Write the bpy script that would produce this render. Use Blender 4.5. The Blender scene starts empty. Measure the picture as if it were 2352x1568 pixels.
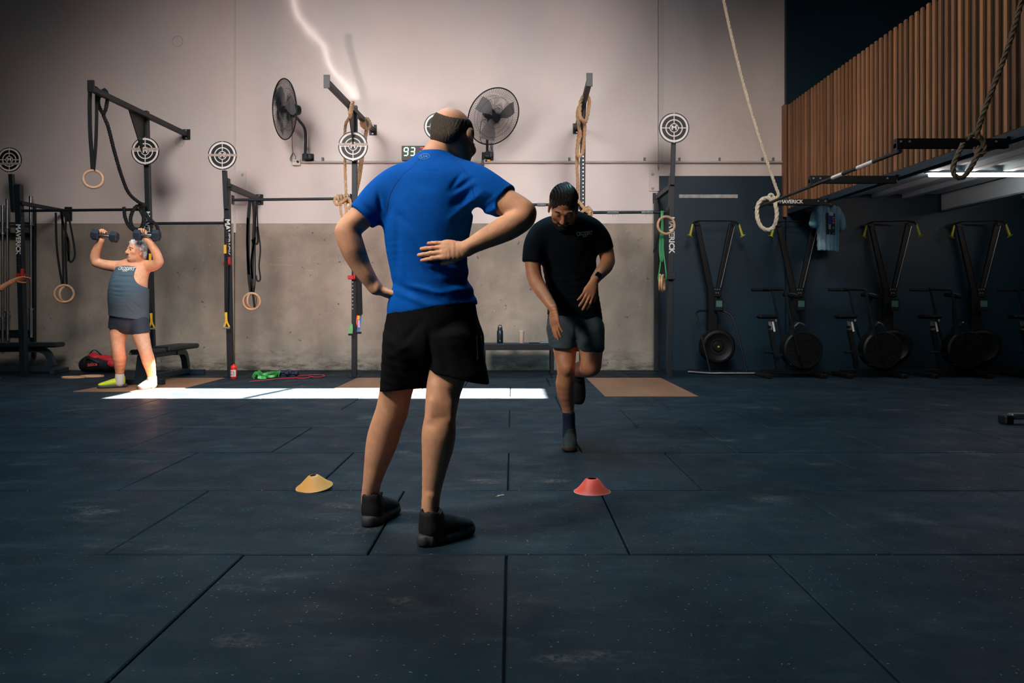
import bpy, bmesh, math, random
import numpy as np
from mathutils import Vector, Matrix, Euler
from mathutils.bvhtree import BVHTree
R = math.radians
PI = math.pi
random.seed(7)
rng = np.random.default_rng(5)
C = bpy.context.scene.collection
scene = bpy.context.scene

# ------------------------------------------------------------------ camera, light, exposure
F = 1750.0          # focal length in pixels of the 2352 wide frame
CAMH = 0.95         # camera height
HOR = 700.0         # horizon row
def P(px, py, d):
    """world point seen at pixel (px,py) of the photograph at depth d"""
    return Vector(((px - 1176) / F * d, d, CAMH + (HOR - py) / F * d))
def G(px, py):
    """floor point seen at pixel"""
    d = CAMH * F / (py - HOR)
    return Vector(((px - 1176) / F * d, d, 0.0))

cam_d = bpy.data.cameras.new('camera'); cam = bpy.data.objects.new('camera', cam_d); C.objects.link(cam)
cam_d.lens = F / 2352 * 36; cam_d.sensor_width = 36; cam_d.shift_y = -(784 - HOR) / 2352
cam_d.clip_end = 100; cam_d.clip_start = 0.05
cam.location = (0, 0, CAMH); cam.rotation_euler = (R(90), 0, 0)
scene.camera = cam
scene.view_settings.view_transform = 'Standard'; scene.view_settings.look = 'None'
scene.view_settings.exposure = 0.0; scene.view_settings.gamma = 1.0
scene.view_settings.use_curve_mapping = False
scene.cycles.max_bounces = 6; scene.cycles.diffuse_bounces = 4; scene.cycles.glossy_bounces = 3
scene.cycles.caustics_reflective = False; scene.cycles.caustics_refractive = False
scene.cycles.sample_clamp_indirect = 6

w = bpy.data.worlds.new('sky'); scene.world = w; w.use_nodes = True
w.node_tree.nodes['Background'].inputs[0].default_value = (0.45, 0.6, 0.8, 1)
w.node_tree.nodes['Background'].inputs[1].default_value = 1.0

def light(name, kind, loc, target, energy, color, **kw):
    d = bpy.data.lights.new(name, kind); o = bpy.data.objects.new(name, d); C.objects.link(o)
    o.location = loc
    o.rotation_euler = (Vector(target) - Vector(loc)).to_track_quat('-Z', 'Y').to_euler()
    d.energy = energy; d.color = color
    for k, v in kw.items(): setattr(d, k, v)
    return o
SUNDIR = Vector((-0.42, 0.05, -1.0)).normalized()
light('sun', 'SUN', (0, 0, 20), Vector((0, 0, 20)) + SUNDIR, 260, (1.0, 0.70, 0.56), angle=R(0.5))
# high bay lamps under the roof, shining on the middle of the far wall
light('wall_wash', 'SPOT', (-3.2, 4.4, 4.7), (-2.7, 11.0, 1.25), 1060, (1.0, 0.90, 0.86), spot_size=R(90), spot_blend=1.0, shadow_soft_size=0.9)
light('wall_wash', 'SPOT', (1.5, 4.2, 4.4), (0.2, 11.0, 1.1), 950, (1.0, 0.91, 0.88), spot_size=R(84), spot_blend=1.0, shadow_soft_size=0.9)
# unseen lamps added overhead for the men, the floor and the mezzanine front
light('overhead_fill', 'SPOT', (-2.3, 1.9, 6.3), (-.46, 3.2, 1.5), 620, (1.0, 0.86, 0.74), spot_size=R(26), spot_blend=1.0, shadow_soft_size=0.25)  # narrow key spot added for the near man's upper back
light('overhead_fill', 'AREA', (-4.6, .8, 4.6), (-.5, 3.3, 1.3), 30, (1.0, 0.88, 0.78), shape='RECTANGLE', size=1.2, size_y=0.8, spread=R(60))  # added fill on the same man from the left
light('overhead_fill', 'AREA', (-1.2, 6.6, 7.2), (-1.2, 6.2, 0), 150, (0.36, 0.80, 1.0), shape='RECTANGLE', size=4.0, size_y=2.0, spread=R(105))
light('overhead_fill', 'SPOT', (0.4, 5.2, 6.6), (3.95, 8.3, 3.1), 640, (1.0, 0.82, 0.66), spot_size=R(66), spot_blend=1.0, shadow_soft_size=0.3)  # added to brighten the slats
light('overhead_fill', 'SPOT', (-3.4, 5.6, 5.6), (-4.4, 8.7, 1.2), 430, (1.0, 0.84, 0.72), spot_size=R(34), spot_blend=1.0, shadow_soft_size=0.25)  # added to brighten the man with the dumbbells
light('rear_fill', 'AREA', (-5.5, -2.6, 2.4), (-0.5, 6.0, 1.0), 22, (0.42, 0.78, 1.0), shape='RECTANGLE', size=3.5, size_y=2.6)  # added ambient fill from behind the camera; no doorway is built there
# spot added in place of sunlight thrown back by glass outside: uneven, streaky beam
gl = light('reflection_spot', 'SPOT', (-1.6, 4.0, 1.0), (-1.2, 11.08, 4.35), 6000, (1.0, 0.90, 0.87), spot_size=R(44), spot_blend=.5, shadow_soft_size=0.02)
gl.data.use_nodes = True; _n = gl.data.node_tree.nodes; _l = gl.data.node_tree.links; _e = _n['Emission']
def _m(op, *a):
    q = _n.new('ShaderNodeMath'); q.operation = op
    for i, v in enumerate(a):
        if hasattr(v, 'links'): _l.new(v, q.inputs[i])
        else: q.inputs[i].default_value = v
    return q.outputs[0]
_tc = _n.new('ShaderNodeTexCoord'); _s = _n.new('ShaderNodeSeparateXYZ'); _l.new(_tc.outputs['Normal'], _s.inputs[0])
_u = _m('DIVIDE', _s.outputs[0], _m('ABSOLUTE', _s.outputs[2])); _v = _m('DIVIDE', _s.outputs[1], _m('ABSOLUTE', _s.outputs[2]))
_cb = _n.new('ShaderNodeCombineXYZ'); _l.new(_u, _cb.inputs[0]); _l.new(_v, _cb.inputs[1])
_nz = _n.new('ShaderNodeTexNoise'); _nz.inputs['Scale'].default_value = 7; _nz.inputs['Detail'].default_value = 3; _l.new(_cb.outputs[0], _nz.inputs['Vector'])
_w = _m('MULTIPLY', _m('SUBTRACT', _nz.outputs['Fac'], .5), .12)
# streak: u = u0 + k v
_du = _m('SUBTRACT', _m('ADD', _u, _w), _m('ADD', _m('MULTIPLY', _v, -.535), -.171))
_st = _m('DIVIDE', .34, _m('ADD', 1.0, _m('POWER', _m('DIVIDE', _du, .009), 2.0)))
_st = _m('MULTIPLY', _st, _m('GREATER_THAN', _v, -.045))
# right of the streak: a broad soft glow ending in a wavy lower edge
_n2 = _n.new('ShaderNodeTexNoise'); _n2.inputs['Scale'].default_value = 5; _n2.inputs['Detail'].default_value = 4; _l.new(_cb.outputs[0], _n2.inputs['Vector'])
_ed = _m('ADD', _v, _m('MULTIPLY', _m('SUBTRACT', _n2.outputs['Fac'], .5), .16))
_mr = _n.new('ShaderNodeMapRange'); _mr.interpolation_type = 'SMOOTHSTEP'; _l.new(_ed, _mr.inputs[0]); _mr.inputs[1].default_value = -.066; _mr.inputs[2].default_value = -.03
_mu = _n.new('ShaderNodeMapRange'); _mu.interpolation_type = 'SMOOTHSTEP'; _l.new(_du, _mu.inputs[0]); _mu.inputs[1].default_value = -.01; _mu.inputs[2].default_value = .05
_gw = _m('MULTIPLY', _m('MULTIPLY', _mr.outputs[0], _mu.outputs[0]), .07)
_l.new(_m('ADD', _st, _gw), _e.inputs['Strength'])

# ------------------------------------------------------------------ materials
def lin(c):
    c = [x / 255.0 for x in c]
    return tuple((x / 12.92 if x <= 0.04045 else ((x + 0.055) / 1.055) ** 2.4) for x in c) + (1.0,)
MATS = {}
def mat(name, color, rough=0.6, metal=0.0, var=0.0, vscale=8.0, bump=0.0, bscale=60.0, emit=None, estr=1.0, spec=0.5, coat=0.0, sheen=0.0, sss=0.0, stretch=None, color2=None):
    if name in MATS: return MATS[name]
    m = bpy.data.materials.new(name); m.use_nodes = True; MATS[name] = m
    nt = m.node_tree; b = nt.nodes['Principled BSDF']
    c = lin(color) if max(color) > 1 else tuple(color) + (1,)
    b.inputs['Base Color'].default_value = c
    b.inputs['Roughness'].default_value = rough; b.inputs['Metallic'].default_value = metal
    b.inputs['Specular IOR Level'].default_value = spec
    b.inputs['Coat Weight'].default_value = coat; b.inputs['Sheen Weight'].default_value = sheen
    if sss:
        b.inputs['Subsurface Weight'].default_value = sss
        b.inputs['Subsurface Radius'].default_value = (0.02, 0.008, 0.004); b.inputs['Subsurface Scale'].default_value = 0.5
    if emit:
        b.inputs['Emission Color'].default_value = lin(emit); b.inputs['Emission Strength'].default_value = estr
    tc = None
    if var or bump or color2:
        tc = nt.nodes.new('ShaderNodeTexCoord'); mp = nt.nodes.new('ShaderNodeMapping')
        nt.links.new(tc.outputs['Object'], mp.inputs['Vector'])
        if stretch: mp.inputs['Scale'].default_value = stretch
    if var or color2:
        n = nt.nodes.new('ShaderNodeTexNoise'); n.inputs['Scale'].default_value = vscale; n.inputs['Detail'].default_value = 5
        nt.links.new(mp.outputs[0], n.inputs['Vector'])
        mx = nt.nodes.new('ShaderNodeMix'); mx.data_type = 'RGBA'
        c2 = lin(color2) if color2 else tuple(max(0, x * (1 - var)) for x in c[:3]) + (1,)
        c1 = c if color2 else tuple(min(1, x * (1 + var)) for x in c[:3]) + (1,)
        mx.inputs[6].default_value = c2; mx.inputs[7].default_value = c1
        rp = nt.nodes.new('ShaderNodeMapRange'); rp.inputs[1].default_value = 0.3; rp.inputs[2].default_value = 0.7
        nt.links.new(n.outputs['Fac'], rp.inputs[0]); nt.links.new(rp.outputs[0], mx.inputs[0])
        nt.links.new(mx.outputs[2], b.inputs['Base Color'])
    if bump:
        n = nt.nodes.new('ShaderNodeTexNoise'); n.inputs['Scale'].default_value = bscale; n.inputs['Detail'].default_value = 4
        nt.links.new(mp.outputs[0], n.inputs['Vector'])
        bp = nt.nodes.new('ShaderNodeBump'); bp.inputs['Strength'].default_value = bump; bp.inputs['Distance'].default_value = 0.01
        nt.links.new(n.outputs['Fac'], bp.inputs['Height']); nt.links.new(bp.outputs[0], b.inputs['Normal'])
    return m

# ------------------------------------------------------------------ objects: names, labels, parents
def tag(o, label=None, cat=None, group=None, kind=None):
    if label: o['label'] = label
    if cat: o['category'] = cat
    if group: o['group'] = group
    if kind: o['kind'] = kind
    return o
def thing(name, label, cat, loc=(0, 0, 0), rotz=0.0, group=None):
    o = bpy.data.objects.new(name, None); C.objects.link(o)
    o.location = loc; o.rotation_euler = (0, 0, rotz); o.empty_display_size = 0.1
    return tag(o, label, cat, group)
ORIG = {}
def link_mesh(name, me, m, parent, local, origin=None):
    """vertices given in world space unless local; moved into the parent's (unrotated) frame"""
    o = bpy.data.objects.new(name, me)
    if m is not None:
        if isinstance(m, (list, tuple)):
            for q in m: me.materials.append(q)
        else: me.materials.append(m)
    C.objects.link(o)
    if parent is not None:
        o.parent = parent
        if not local:
            t = parent
            off = Vector((0, 0, 0))
            while t is not None:
                off += Vector(t.location); t = t.parent
            me.transform(Matrix.Translation(-off))
    elif origin is not None:
        me.transform(Matrix.Translation(-Vector(origin))); o.location = origin
    return o
class MB:
    def __init__(s): s.v = []; s.f = []; s.mi = []; s.cur = 0
    def _add(s, vs, fs):
        n = len(s.v); s.v += [tuple(x) for x in vs]; s.f += [tuple(i + n for i in q) for q in fs]; s.mi += [s.cur] * len(fs)
        return s
    def box(s, c, d, rot=None, bev=0.0):
        x, y, z = d[0] / 2, d[1] / 2, d[2] / 2
        Mx = rot.to_3x3() if rot is not None else Matrix.Identity(3)
        if bev <= 0:
            vs = [Vector((i * x, j * y, k * z)) for i in (-1, 1) for j in (-1, 1) for k in (-1, 1)]
            fs = [(0, 1, 3, 2), (4, 6, 7, 5), (0, 4, 5, 1), (2, 3, 7, 6), (0, 2, 6, 4), (1, 5, 7, 3)]
        else:
            b = min(bev, x * .9, y * .9, z * .9)
            vs = []
            for i in (-1, 1):
                for j in (-1, 1):
                    for k in (-1, 1):
                        vs += [Vector((i * (x - b), j * (y - b), k * z)), Vector((i * (x - b), j * y, k * (z - b))), Vector((i * x, j * (y - b), k * (z - b)))]
            bm = bmesh.new(); bv = [bm.verts.new(q) for q in vs]
            bmesh.ops.convex_hull(bm, input=bv); bm.verts.index_update()
            bmesh.ops.dissolve_limit(bm, angle_limit=0.01, verts=bm.verts, edges=bm.edges)
            bm.verts.index_update()
            vs = [v.co.copy() for v in bm.verts]; fs = [tuple(v.index for v in f.verts) for f in bm.faces]; bm.free()
        return s._add([Mx @ v + Vector(c) for v in vs], fs)
    def bar(s, a, b, w, h, up=(0, 0, 1)):
        """rectangular section bar from a to b; w across, h along up"""
        a = Vector(a); b = Vector(b); t = (b - a); L = t.length; t.normalize(); up = Vector(up)
        if abs(t.dot(up)) > .98: up = Vector((0, 1, 0))
        x = t.cross(up).normalized(); z = x.cross(t)
        M = Matrix((x, t, z)).transposed()
        return s.box((a + b) / 2, (w, L, h), M.to_4x4())
    def tube(s, pts, r, seg=8, closed=False, caps=True):
        pts = [Vector(p) for p in pts]; n = len(pts)
        rs = r if isinstance(r, (list, tuple)) else [r] * n
        T = []
        for i in range(n):
            a = pts[(i - 1) % n] if (closed or i > 0) else pts[0]
            b = pts[(i + 1) % n] if (closed or i < n - 1) else pts[-1]
            d = b - a
            T.append(d.normalized() if d.length > 1e-9 else Vector((0, 0, 1)))
        u = T[0].orthogonal().normalized(); rings = []
        vs = []
        for i in range(n):
            u = (u - T[i] * u.dot(T[i]))
            u = u.normalized() if u.length > 1e-6 else T[i].orthogonal().normalized()
            v = T[i].cross(u)
            for k in range(seg):
                a = 2 * PI * k / seg
                vs.append(pts[i] + (u * math.cos(a) + v * math.sin(a)) * rs[i])
        fs = []
        for i in range(n if closed else n - 1):
            j = (i + 1) % n
            for k in range(seg):
                l = (k + 1) % seg
                fs.append((i * seg + k, i * seg + l, j * seg + l, j * seg + k))
        if caps and not closed:
            fs.append(tuple(range(seg - 1, -1, -1))); fs.append(tuple((n - 1) * seg + k for k in range(seg)))
        return s._add(vs, fs)
    def cyl(s, a, b, r1, r2=None, seg=16, caps=True):
        return s.tube([a, b], [r1, r1 if r2 is None else r2], seg, caps=caps)
    def lathe(s, c, axis, prof, seg=24, x0=None):
        """prof: list of (radius, height along axis)"""
        ax = Vector(axis).normalized(); u = Vector(x0).normalized() if x0 else ax.orthogonal().normalized(); v = ax.cross(u)
        vs = []
        for (r, h) in prof:
            for k in range(seg):
                a = 2 * PI * k / seg
                vs.append(Vector(c) + ax * h + (u * math.cos(a) + v * math.sin(a)) * max(r, 1e-5))
        fs = []
        for i in range(len(prof) - 1):
            for k in range(seg):
                l = (k + 1) % seg
                fs.append((i * seg + k, i * seg + l, (i + 1) * seg + l, (i + 1) * seg + k))
        return s._add(vs, fs)
    def ring(s, c, axis, ri, ro, t, seg=40):
        """flat annulus of thickness t standing along axis"""
        return s.lathe(c, axis, [(ri, 0), (ri, t), (ro, t), (ro, 0), (ri, 0)], seg)
    def torus(s, c, axis, Rr, r, seg=36, sec=10, sx=1.0):
        ax = Vector(axis).normalized(); u = ax.orthogonal().normalized(); v = ax.cross(u)
        return s.tube([Vector(c) + u * math.cos(2 * PI * k / seg) * Rr + v * math.sin(2 * PI * k / seg) * Rr * sx for k in range(seg)], r, sec, closed=True)
    def prism(s, pts2, c, ux, uy, t):
        """closed outline pts2 in plane (ux,uy) at c, thick t along normal"""
        ux = Vector(ux).normalized(); uy = Vector(uy).normalized(); n = ux.cross(uy)
        c = Vector(c); k = len(pts2)
        vs = [c + ux * x + uy * y - n * t / 2 for x, y in pts2] + [c + ux * x + uy * y + n * t / 2 for x, y in pts2]
        fs = [tuple(range(k - 1, -1, -1)), tuple(range(k, 2 * k))] + [(i, (i + 1) % k, (i + 1) % k + k, i + k) for i in range(k)]
        return s._add(vs, fs)
    def build(s, name, m, parent=None, local=False, smooth=False, bevel=0.0, origin=None):
        me = bpy.data.meshes.new(name); me.from_pydata(s.v, [], s.f)
        if len(set(s.mi)) > 1 or isinstance(m, (list, tuple)): me.polygons.foreach_set('material_index', s.mi)
        me.update()
        o = link_mesh(name, me, m, parent, local, origin)
        if smooth:
            me.polygons.foreach_set('use_smooth', [True] * len(me.polygons))
            try: me.set_sharp_from_angle(angle=R(38))
            except Exception: pass
        if bevel > 0:
            b = o.modifiers.new('bevel', 'BEVEL'); b.width = bevel; b.segments = 2; b.limit_method = 'ANGLE'; b.angle_limit = R(40)
        return o
def kids(o): return [c for c in bpy.data.objects if c.parent == o]
def dup(root, loc=None, rotz=None, label=None, group=None, drop=()):
    r = root.copy(); C.objects.link(r)
    if loc is not None: r.location = loc
    if rotz is not None: r.rotation_euler = (0, 0, rotz)
    if label: r['label'] = label
    if group: r['group'] = group
    def rec(src, dst):
        for ch in list(src.children):
            if ch.name.split('.')[0] in drop: continue
            c = ch.copy(); C.objects.link(c); c.parent = dst
            rec(ch, c)
    rec(root, r)
    return r
def spline(pts, n=8, closed=False):
    pts = [Vector(p) for p in pts]; out = []; N = len(pts)
    rngN = N if closed else N - 1
    for i in range(rngN):
        p1 = pts[i]; p2 = pts[(i + 1) % N]
        p0 = pts[(i - 1) % N] if (closed or i > 0) else p1 * 2 - p2
        p3 = pts[(i + 2) % N] if (closed or i + 2 < N) else p2 * 2 - p1
        for k in range(n):
            t = k / n
            out.append(0.5 * ((2 * p1) + (p2 - p0) * t + (2 * p0 - 5 * p1 + 4 * p2 - p3) * t * t + (3 * p1 - p0 - 3 * p2 + p3) * t ** 3))
    if not closed: out.append(pts[-1])
    return out
def strap(mb, pts, w, t, side=(1, 0, 0), n=6):
    """flat ribbon of width w along side through the points"""
    q = spline(pts, n); side = Vector(side).normalized()
    vs = []; fs = []
    for i, p in enumerate(q):
        d = (q[min(i + 1, len(q) - 1)] - q[max(i - 1, 0)]).normalized()
        sd = (side - d * side.dot(d)); sd = sd.normalized() if sd.length > .05 else d.orthogonal().normalized()
        nn = d.cross(sd)
        for a, b in ((-1, -1), (1, -1), (1, 1), (-1, 1)): vs.append(p + sd * a * w / 2 + nn * b * t / 2)
    for i in range(len(q) - 1):
        for k in range(4):
            l = (k + 1) % 4; fs.append((i * 4 + k, i * 4 + l, (i + 1) * 4 + l, (i + 1) * 4 + k))
    fs.append((3, 2, 1, 0)); e = (len(q) - 1) * 4; fs.append((e, e + 1, e + 2, e + 3))
    mb._add(vs, fs)
def rope(mb, pts, r, n=12, pitch=None, seg=6, closed=False):
    """three-strand laid rope along the path"""
    q = spline(pts, n, closed)
    L = [0.0]
    for i in range(1, len(q)): L.append(L[-1] + (q[i] - q[i - 1]).length)
    tot = L[-1]; pitch = pitch or r * 7.0; step = pitch / 9.0; m = max(8, int(tot / step))
    la = np.array(L); qa = np.array([tuple(p) for p in q]); sa = np.linspace(0, tot, m)
    path = [Vector((np.interp(s_, la, qa[:, 0]), np.interp(s_, la, qa[:, 1]), np.interp(s_, la, qa[:, 2]))) for s_ in sa]
    u = (path[1] - path[0]).orthogonal().normalized(); fr = []
    for i in range(m):
        t = (path[min(i + 1, m - 1)] - path[max(i - 1, 0)]).normalized()
        u = (u - t * u.dot(t)).normalized(); fr.append((u.copy(), t.cross(u)))
    for k in range(3):
        pp = []
        for i in range(m):
            a = 2 * PI * (k / 3 + sa[i] / pitch); pp.append(path[i] + (fr[i][0] * math.cos(a) + fr[i][1] * math.sin(a)) * r * .48)
        mb.tube(pp, r * .56, seg)
def text_mesh(body, size, font_w=1.0, extrude=0.0, bold=0.0, align='CENTER', xs=1.0):
    cu = bpy.data.curves.new('lettering', 'FONT'); cu.body = body; cu.size = size; cu.extrude = extrude; cu.offset = bold
    cu.align_x = align; cu.align_y = 'CENTER'; cu.resolution_u = 3
    o = bpy.data.objects.new('lettering', cu); C.objects.link(o)
    dg = bpy.context.evaluated_depsgraph_get(); dg.update()
    me = bpy.data.meshes.new_from_object(o.evaluated_get(dg)); bpy.data.objects.remove(o); bpy.data.curves.remove(cu)
    if xs != 1.0: me.transform(Matrix.Diagonal((xs, 1, 1, 1)))
    me.materials.clear()
    return me
def put_text(body, size, c, ux, uy, m, parent, name='lettering', extrude=0.001, bold=0.0, xs=1.0, local=False):
    me = text_mesh(body, size, extrude=extrude, bold=bold, xs=xs)
    ux = Vector(ux).normalized(); uy = Vector(uy).normalized(); n = ux.cross(uy)
    M = Matrix((ux, uy, n)).transposed().to_4x4(); M.translation = Vector(c)
    me.transform(M)
    return link_mesh(name, me, m, parent, local)
# ------------------------------------------------------------------ setting: floor, walls, ceiling
WY = 11.08
def wall_material(name, paint_only=False):
    m = bpy.data.materials.new(name); m.use_nodes = True; nt = m.node_tree; N = nt.nodes; Lk = nt.links
    b = N['Principled BSDF']; b.inputs['Roughness'].default_value = 0.62
    tc = N.new('ShaderNodeTexCoord')
    def noise(scale, detail=6, rough=0.6, dist=0.0, sc=None, off=None):
        mp = N.new('ShaderNodeMapping'); Lk.new(tc.outputs['Object'], mp.inputs[0])
        if sc: mp.inputs['Scale'].default_value = sc
        if off: mp.inputs['Location'].default_value = off
        n = N.new('ShaderNodeTexNoise'); n.inputs['Scale'].default_value = scale; n.inputs['Detail'].default_value = detail
        n.inputs['Roughness'].default_value = rough; n.inputs['Distortion'].default_value = dist
        Lk.new(mp.outputs[0], n.inputs['Vector']); return n.outputs['Fac']
    def rng_(x, a, b_, lo=0, hi=1):
        r = N.new('ShaderNodeMapRange'); r.inputs[1].default_value = a; r.inputs[2].default_value = b_; r.inputs[3].default_value = lo; r.inputs[4].default_value = hi
        Lk.new(x, r.inputs[0]); return r.outputs[0]
    def mix(f, a, c):
        x = N.new('ShaderNodeMix'); x.data_type = 'RGBA'
        if hasattr(f, 'links'): Lk.new(f, x.inputs[0])
        else: x.inputs[0].default_value = f
        for i, q in ((6, a), (7, c)):
            if hasattr(q, 'links'): Lk.new(q, x.inputs[i])
            else: x.inputs[i].default_value = q
        return x.outputs[2]
    big = rng_(noise(0.55, 5, 0.55, 0.4), 0.35, 0.66)
    c = mix(big, lin((128, 122, 112)), lin((184, 173, 158)))
    c = mix(rng_(noise(2.2, 8, 0.7), 0.4, 0.75, 0, .5), c, lin((92, 92, 88)))
    c = mix(rng_(noise(3.0, 6, 0.6, 0, (1, 1, .25)), 0.52, 0.78, 0, .45), c, lin((186, 174, 158)))
    c = mix(rng_(noise(26, 3, 0.5), 0.70, 0.74, 0, .8), c, lin((205, 198, 184)))       # paint spots
    c = mix(rng_(noise(17, 3, 0.5, 0, None, (3, 1, 2)), 0.71, 0.75, 0, .8), c, lin((60, 62, 60)))
    # grime line along the floor
    sep = N.new('ShaderNodeSeparateXYZ'); Lk.new(tc.outputs['Object'], sep.inputs[0])
    low = rng_(sep.outputs['Z'], 0.0, 0.34, 1, 0)
    mm = N.new('ShaderNodeMath'); mm.operation = 'MULTIPLY'; Lk.new(low, mm.inputs[0]); Lk.new(rng_(noise(9, 6, .7, 0, (.5, 1, 1.6)), .42, .62), mm.inputs[1])
    c = mix(mm.outputs[0], c, lin((80, 74, 64)))
    paint = mix(rng_(noise(1.2, 4), .3, .7), lin((222, 212, 208)), lin((230, 221, 216)))
    if paint_only: Lk.new(paint, b.inputs['Base Color'])
    else:
        f = N.new('ShaderNodeMath'); f.operation = 'GREATER_THAN'; Lk.new(sep.outputs['Z'], f.inputs[0]); f.inputs[1].default_value = 2.135
        Lk.new(mix(f.outputs[0], c, paint), b.inputs['Base Color'])
        ro = N.new('ShaderNodeMapRange'); Lk.new(f.outputs[0], ro.inputs[0]); ro.inputs[3].default_value = .75; ro.inputs[4].default_value = .42
        Lk.new(ro.outputs[0], b.inputs['Roughness'])
    bp = N.new('ShaderNodeBump'); bp.inputs['Strength'].default_value = 0.25; bp.inputs['Distance'].default_value = 0.006
    Lk.new(noise(5, 8, .6), bp.inputs['Height']); Lk.new(bp.outputs[0], b.inputs['Normal'])
    return m
M_wall = wall_material('painted_concrete')
M_navy = mat('navy_paint', (6, 42, 58), rough=0.5, var=0.12, vscale=2.0, bump=0.1, bscale=9)
M_navy2 = mat('navy_paint_upper', (24, 43, 54), rough=0.6, var=0.1, vscale=1.5)
M_roof = mat('roof_sheet', (70, 78, 84), rough=0.7, var=.1)
M_side = mat('grey_block', (70, 80, 86), rough=0.8, var=.15, vscale=3)
M_rubber_base = mat('rubber_base', (6, 9, 12), rough=0.9)

def rubber(name, base, hi):
    m = bpy.data.materials.new(name); m.use_nodes = True; nt = m.node_tree; N = nt.nodes; Lk = nt.links
    b = N['Principled BSDF']; tc = N.new('ShaderNodeTexCoord'); gm = N.new('ShaderNodeNewGeometry')
    def noise(scale, detail, rough=.6, sc=None):
        mp = N.new('ShaderNodeMapping'); Lk.new(gm.outputs['Position'], mp.inputs[0])
        if sc: mp.inputs['Scale'].default_value = sc
        n = N.new('ShaderNodeTexNoise'); n.inputs['Scale'].default_value = scale; n.inputs['Detail'].default_value = detail; n.inputs['Roughness'].default_value = rough
        Lk.new(mp.outputs[0], n.inputs[0]); return n.outputs['Fac']
    def rr(x, a, c, lo=0, hi=1):
        r = N.new('ShaderNodeMapRange'); r.inputs[1].default_value = a; r.inputs[2].default_value = c; r.inputs[3].default_value = lo; r.inputs[4].default_value = hi
        Lk.new(x, r.inputs[0]); return r.outputs[0]
    def mix(f, a, c):
        x = N.new('ShaderNodeMix'); x.data_type = 'RGBA'; Lk.new(f, x.inputs[0])
        for i, q in ((6, a), (7, c)):
            if hasattr(q, 'links'): Lk.new(q, x.inputs[i])
            else: x.inputs[i].default_value = q
        return x.outputs[2]
    c = mix(rr(noise(1.3, 6, .65), .35, .68), base, hi)
    c = mix(rr(noise(2.6, 9, .75, (1, 2.2, 1)), .52, .74, 0, .7), c, lin((66, 78, 84)))      # dusty scuffs
    vo = N.new('ShaderNodeTexVoronoi'); vo.inputs['Scale'].default_value = 46; Lk.new(gm.outputs['Position'], vo.inputs['Vector'])
    sp = rr(vo.outputs['Distance'], .09, .16, 1, 0)
    th = N.new('ShaderNodeMath'); th.operation = 'MULTIPLY'; Lk.new(sp, th.inputs[0])
    se = N.new('ShaderNodeSeparateColor'); Lk.new(vo.outputs['Color'], se.inputs[0]); Lk.new(rr(se.outputs[0], .70, .72, 0, .8), th.inputs[1])
    c = mix(th.outputs[0], c, lin((150, 154, 148)))
    # chalk smudges
    th2 = N.new('ShaderNodeMath'); th2.operation = 'MULTIPLY'
    Lk.new(rr(noise(1.9, 3, .5, (1, 2, 1)), .62, .76, 0, .75), th2.inputs[0]); Lk.new(rr(noise(40, 4, .7), .4, .65), th2.inputs[1])
    c = mix(th2.outputs[0], c, lin((140, 132, 124)))
    Lk.new(c, b.inputs['Base Color'])
    Lk.new(rr(noise(3.5, 5), .3, .7, .46, .66), b.inputs['Roughness']); b.inputs['Specular IOR Level'].default_value = .13
    bp = N.new('ShaderNodeBump'); bp.inputs['Strength'].default_value = .35; bp.inputs['Distance'].default_value = .004
    Lk.new(noise(150, 3), bp.inputs['Height']); Lk.new(bp.outputs[0], b.inputs['Normal'])
    return m
M_rub = rubber('rubber_tile', lin((19, 34, 45)), lin((33, 50, 62)))
M_rub2 = rubber('rubber_tile_dark', lin((8, 24, 34)), lin((14, 34, 46)))

def structure(name, mb, m, parent=None, **k):
    o = mb.build(name, m, parent, **k)
    if parent is None: o['kind'] = 'structure'
    return o
X0, X1, Y0, ZC = -9.0, 9.5, -5.0, 7.5
floor = structure('floor', MB().box(((X0 + X1) / 2, (Y0 + WY) / 2, -.06), (X1 - X0, WY - Y0, .08)), M_rubber_base)
# rubber tiles, laid in running bond (1 m squares)
tile_meshes = []
def tile_mesh(w, d):
    key = (round(w, 3), round(d, 3))
    for k, me in tile_meshes:
        if k == key: return me
    t = .018; g = .0035; b = .004
    x = w / 2 - g; y = d / 2 - g
    mb = MB(); vs = [(-x, -y, -t), (x, -y, -t), (x, y, -t), (-x, y, -t), (-x, -y, -b), (x, -y, -b), (x, y, -b), (-x, y, -b), (-x + b, -y + b, 0), (x - b, -y + b, 0), (x - b, y - b, 0), (-x + b, y - b, 0)]
    fs = [(3, 2, 1, 0)] + [(i, (i + 1) % 4, 4 + (i + 1) % 4, 4 + i) for i in range(4)] + [(4 + i, 4 + (i + 1) % 4, 8 + (i + 1) % 4, 8 + i) for i in range(4)] + [(8, 9, 10, 11)]
    me = bpy.data.meshes.new('rubber_tile'); me.from_pydata(vs, [], fs); me.materials.append(M_rub); tile_meshes.append((key, me)); return me
PLAT = [(-4.80, -3.72, 8.32, 9.90), (-2.02, -1.02, 7.90, 9.90), (0.96, 1.94, 7.90, 9.90), (-7.72, -6.62, 8.32, 9.90)]
rt = random.Random(3)
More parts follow.
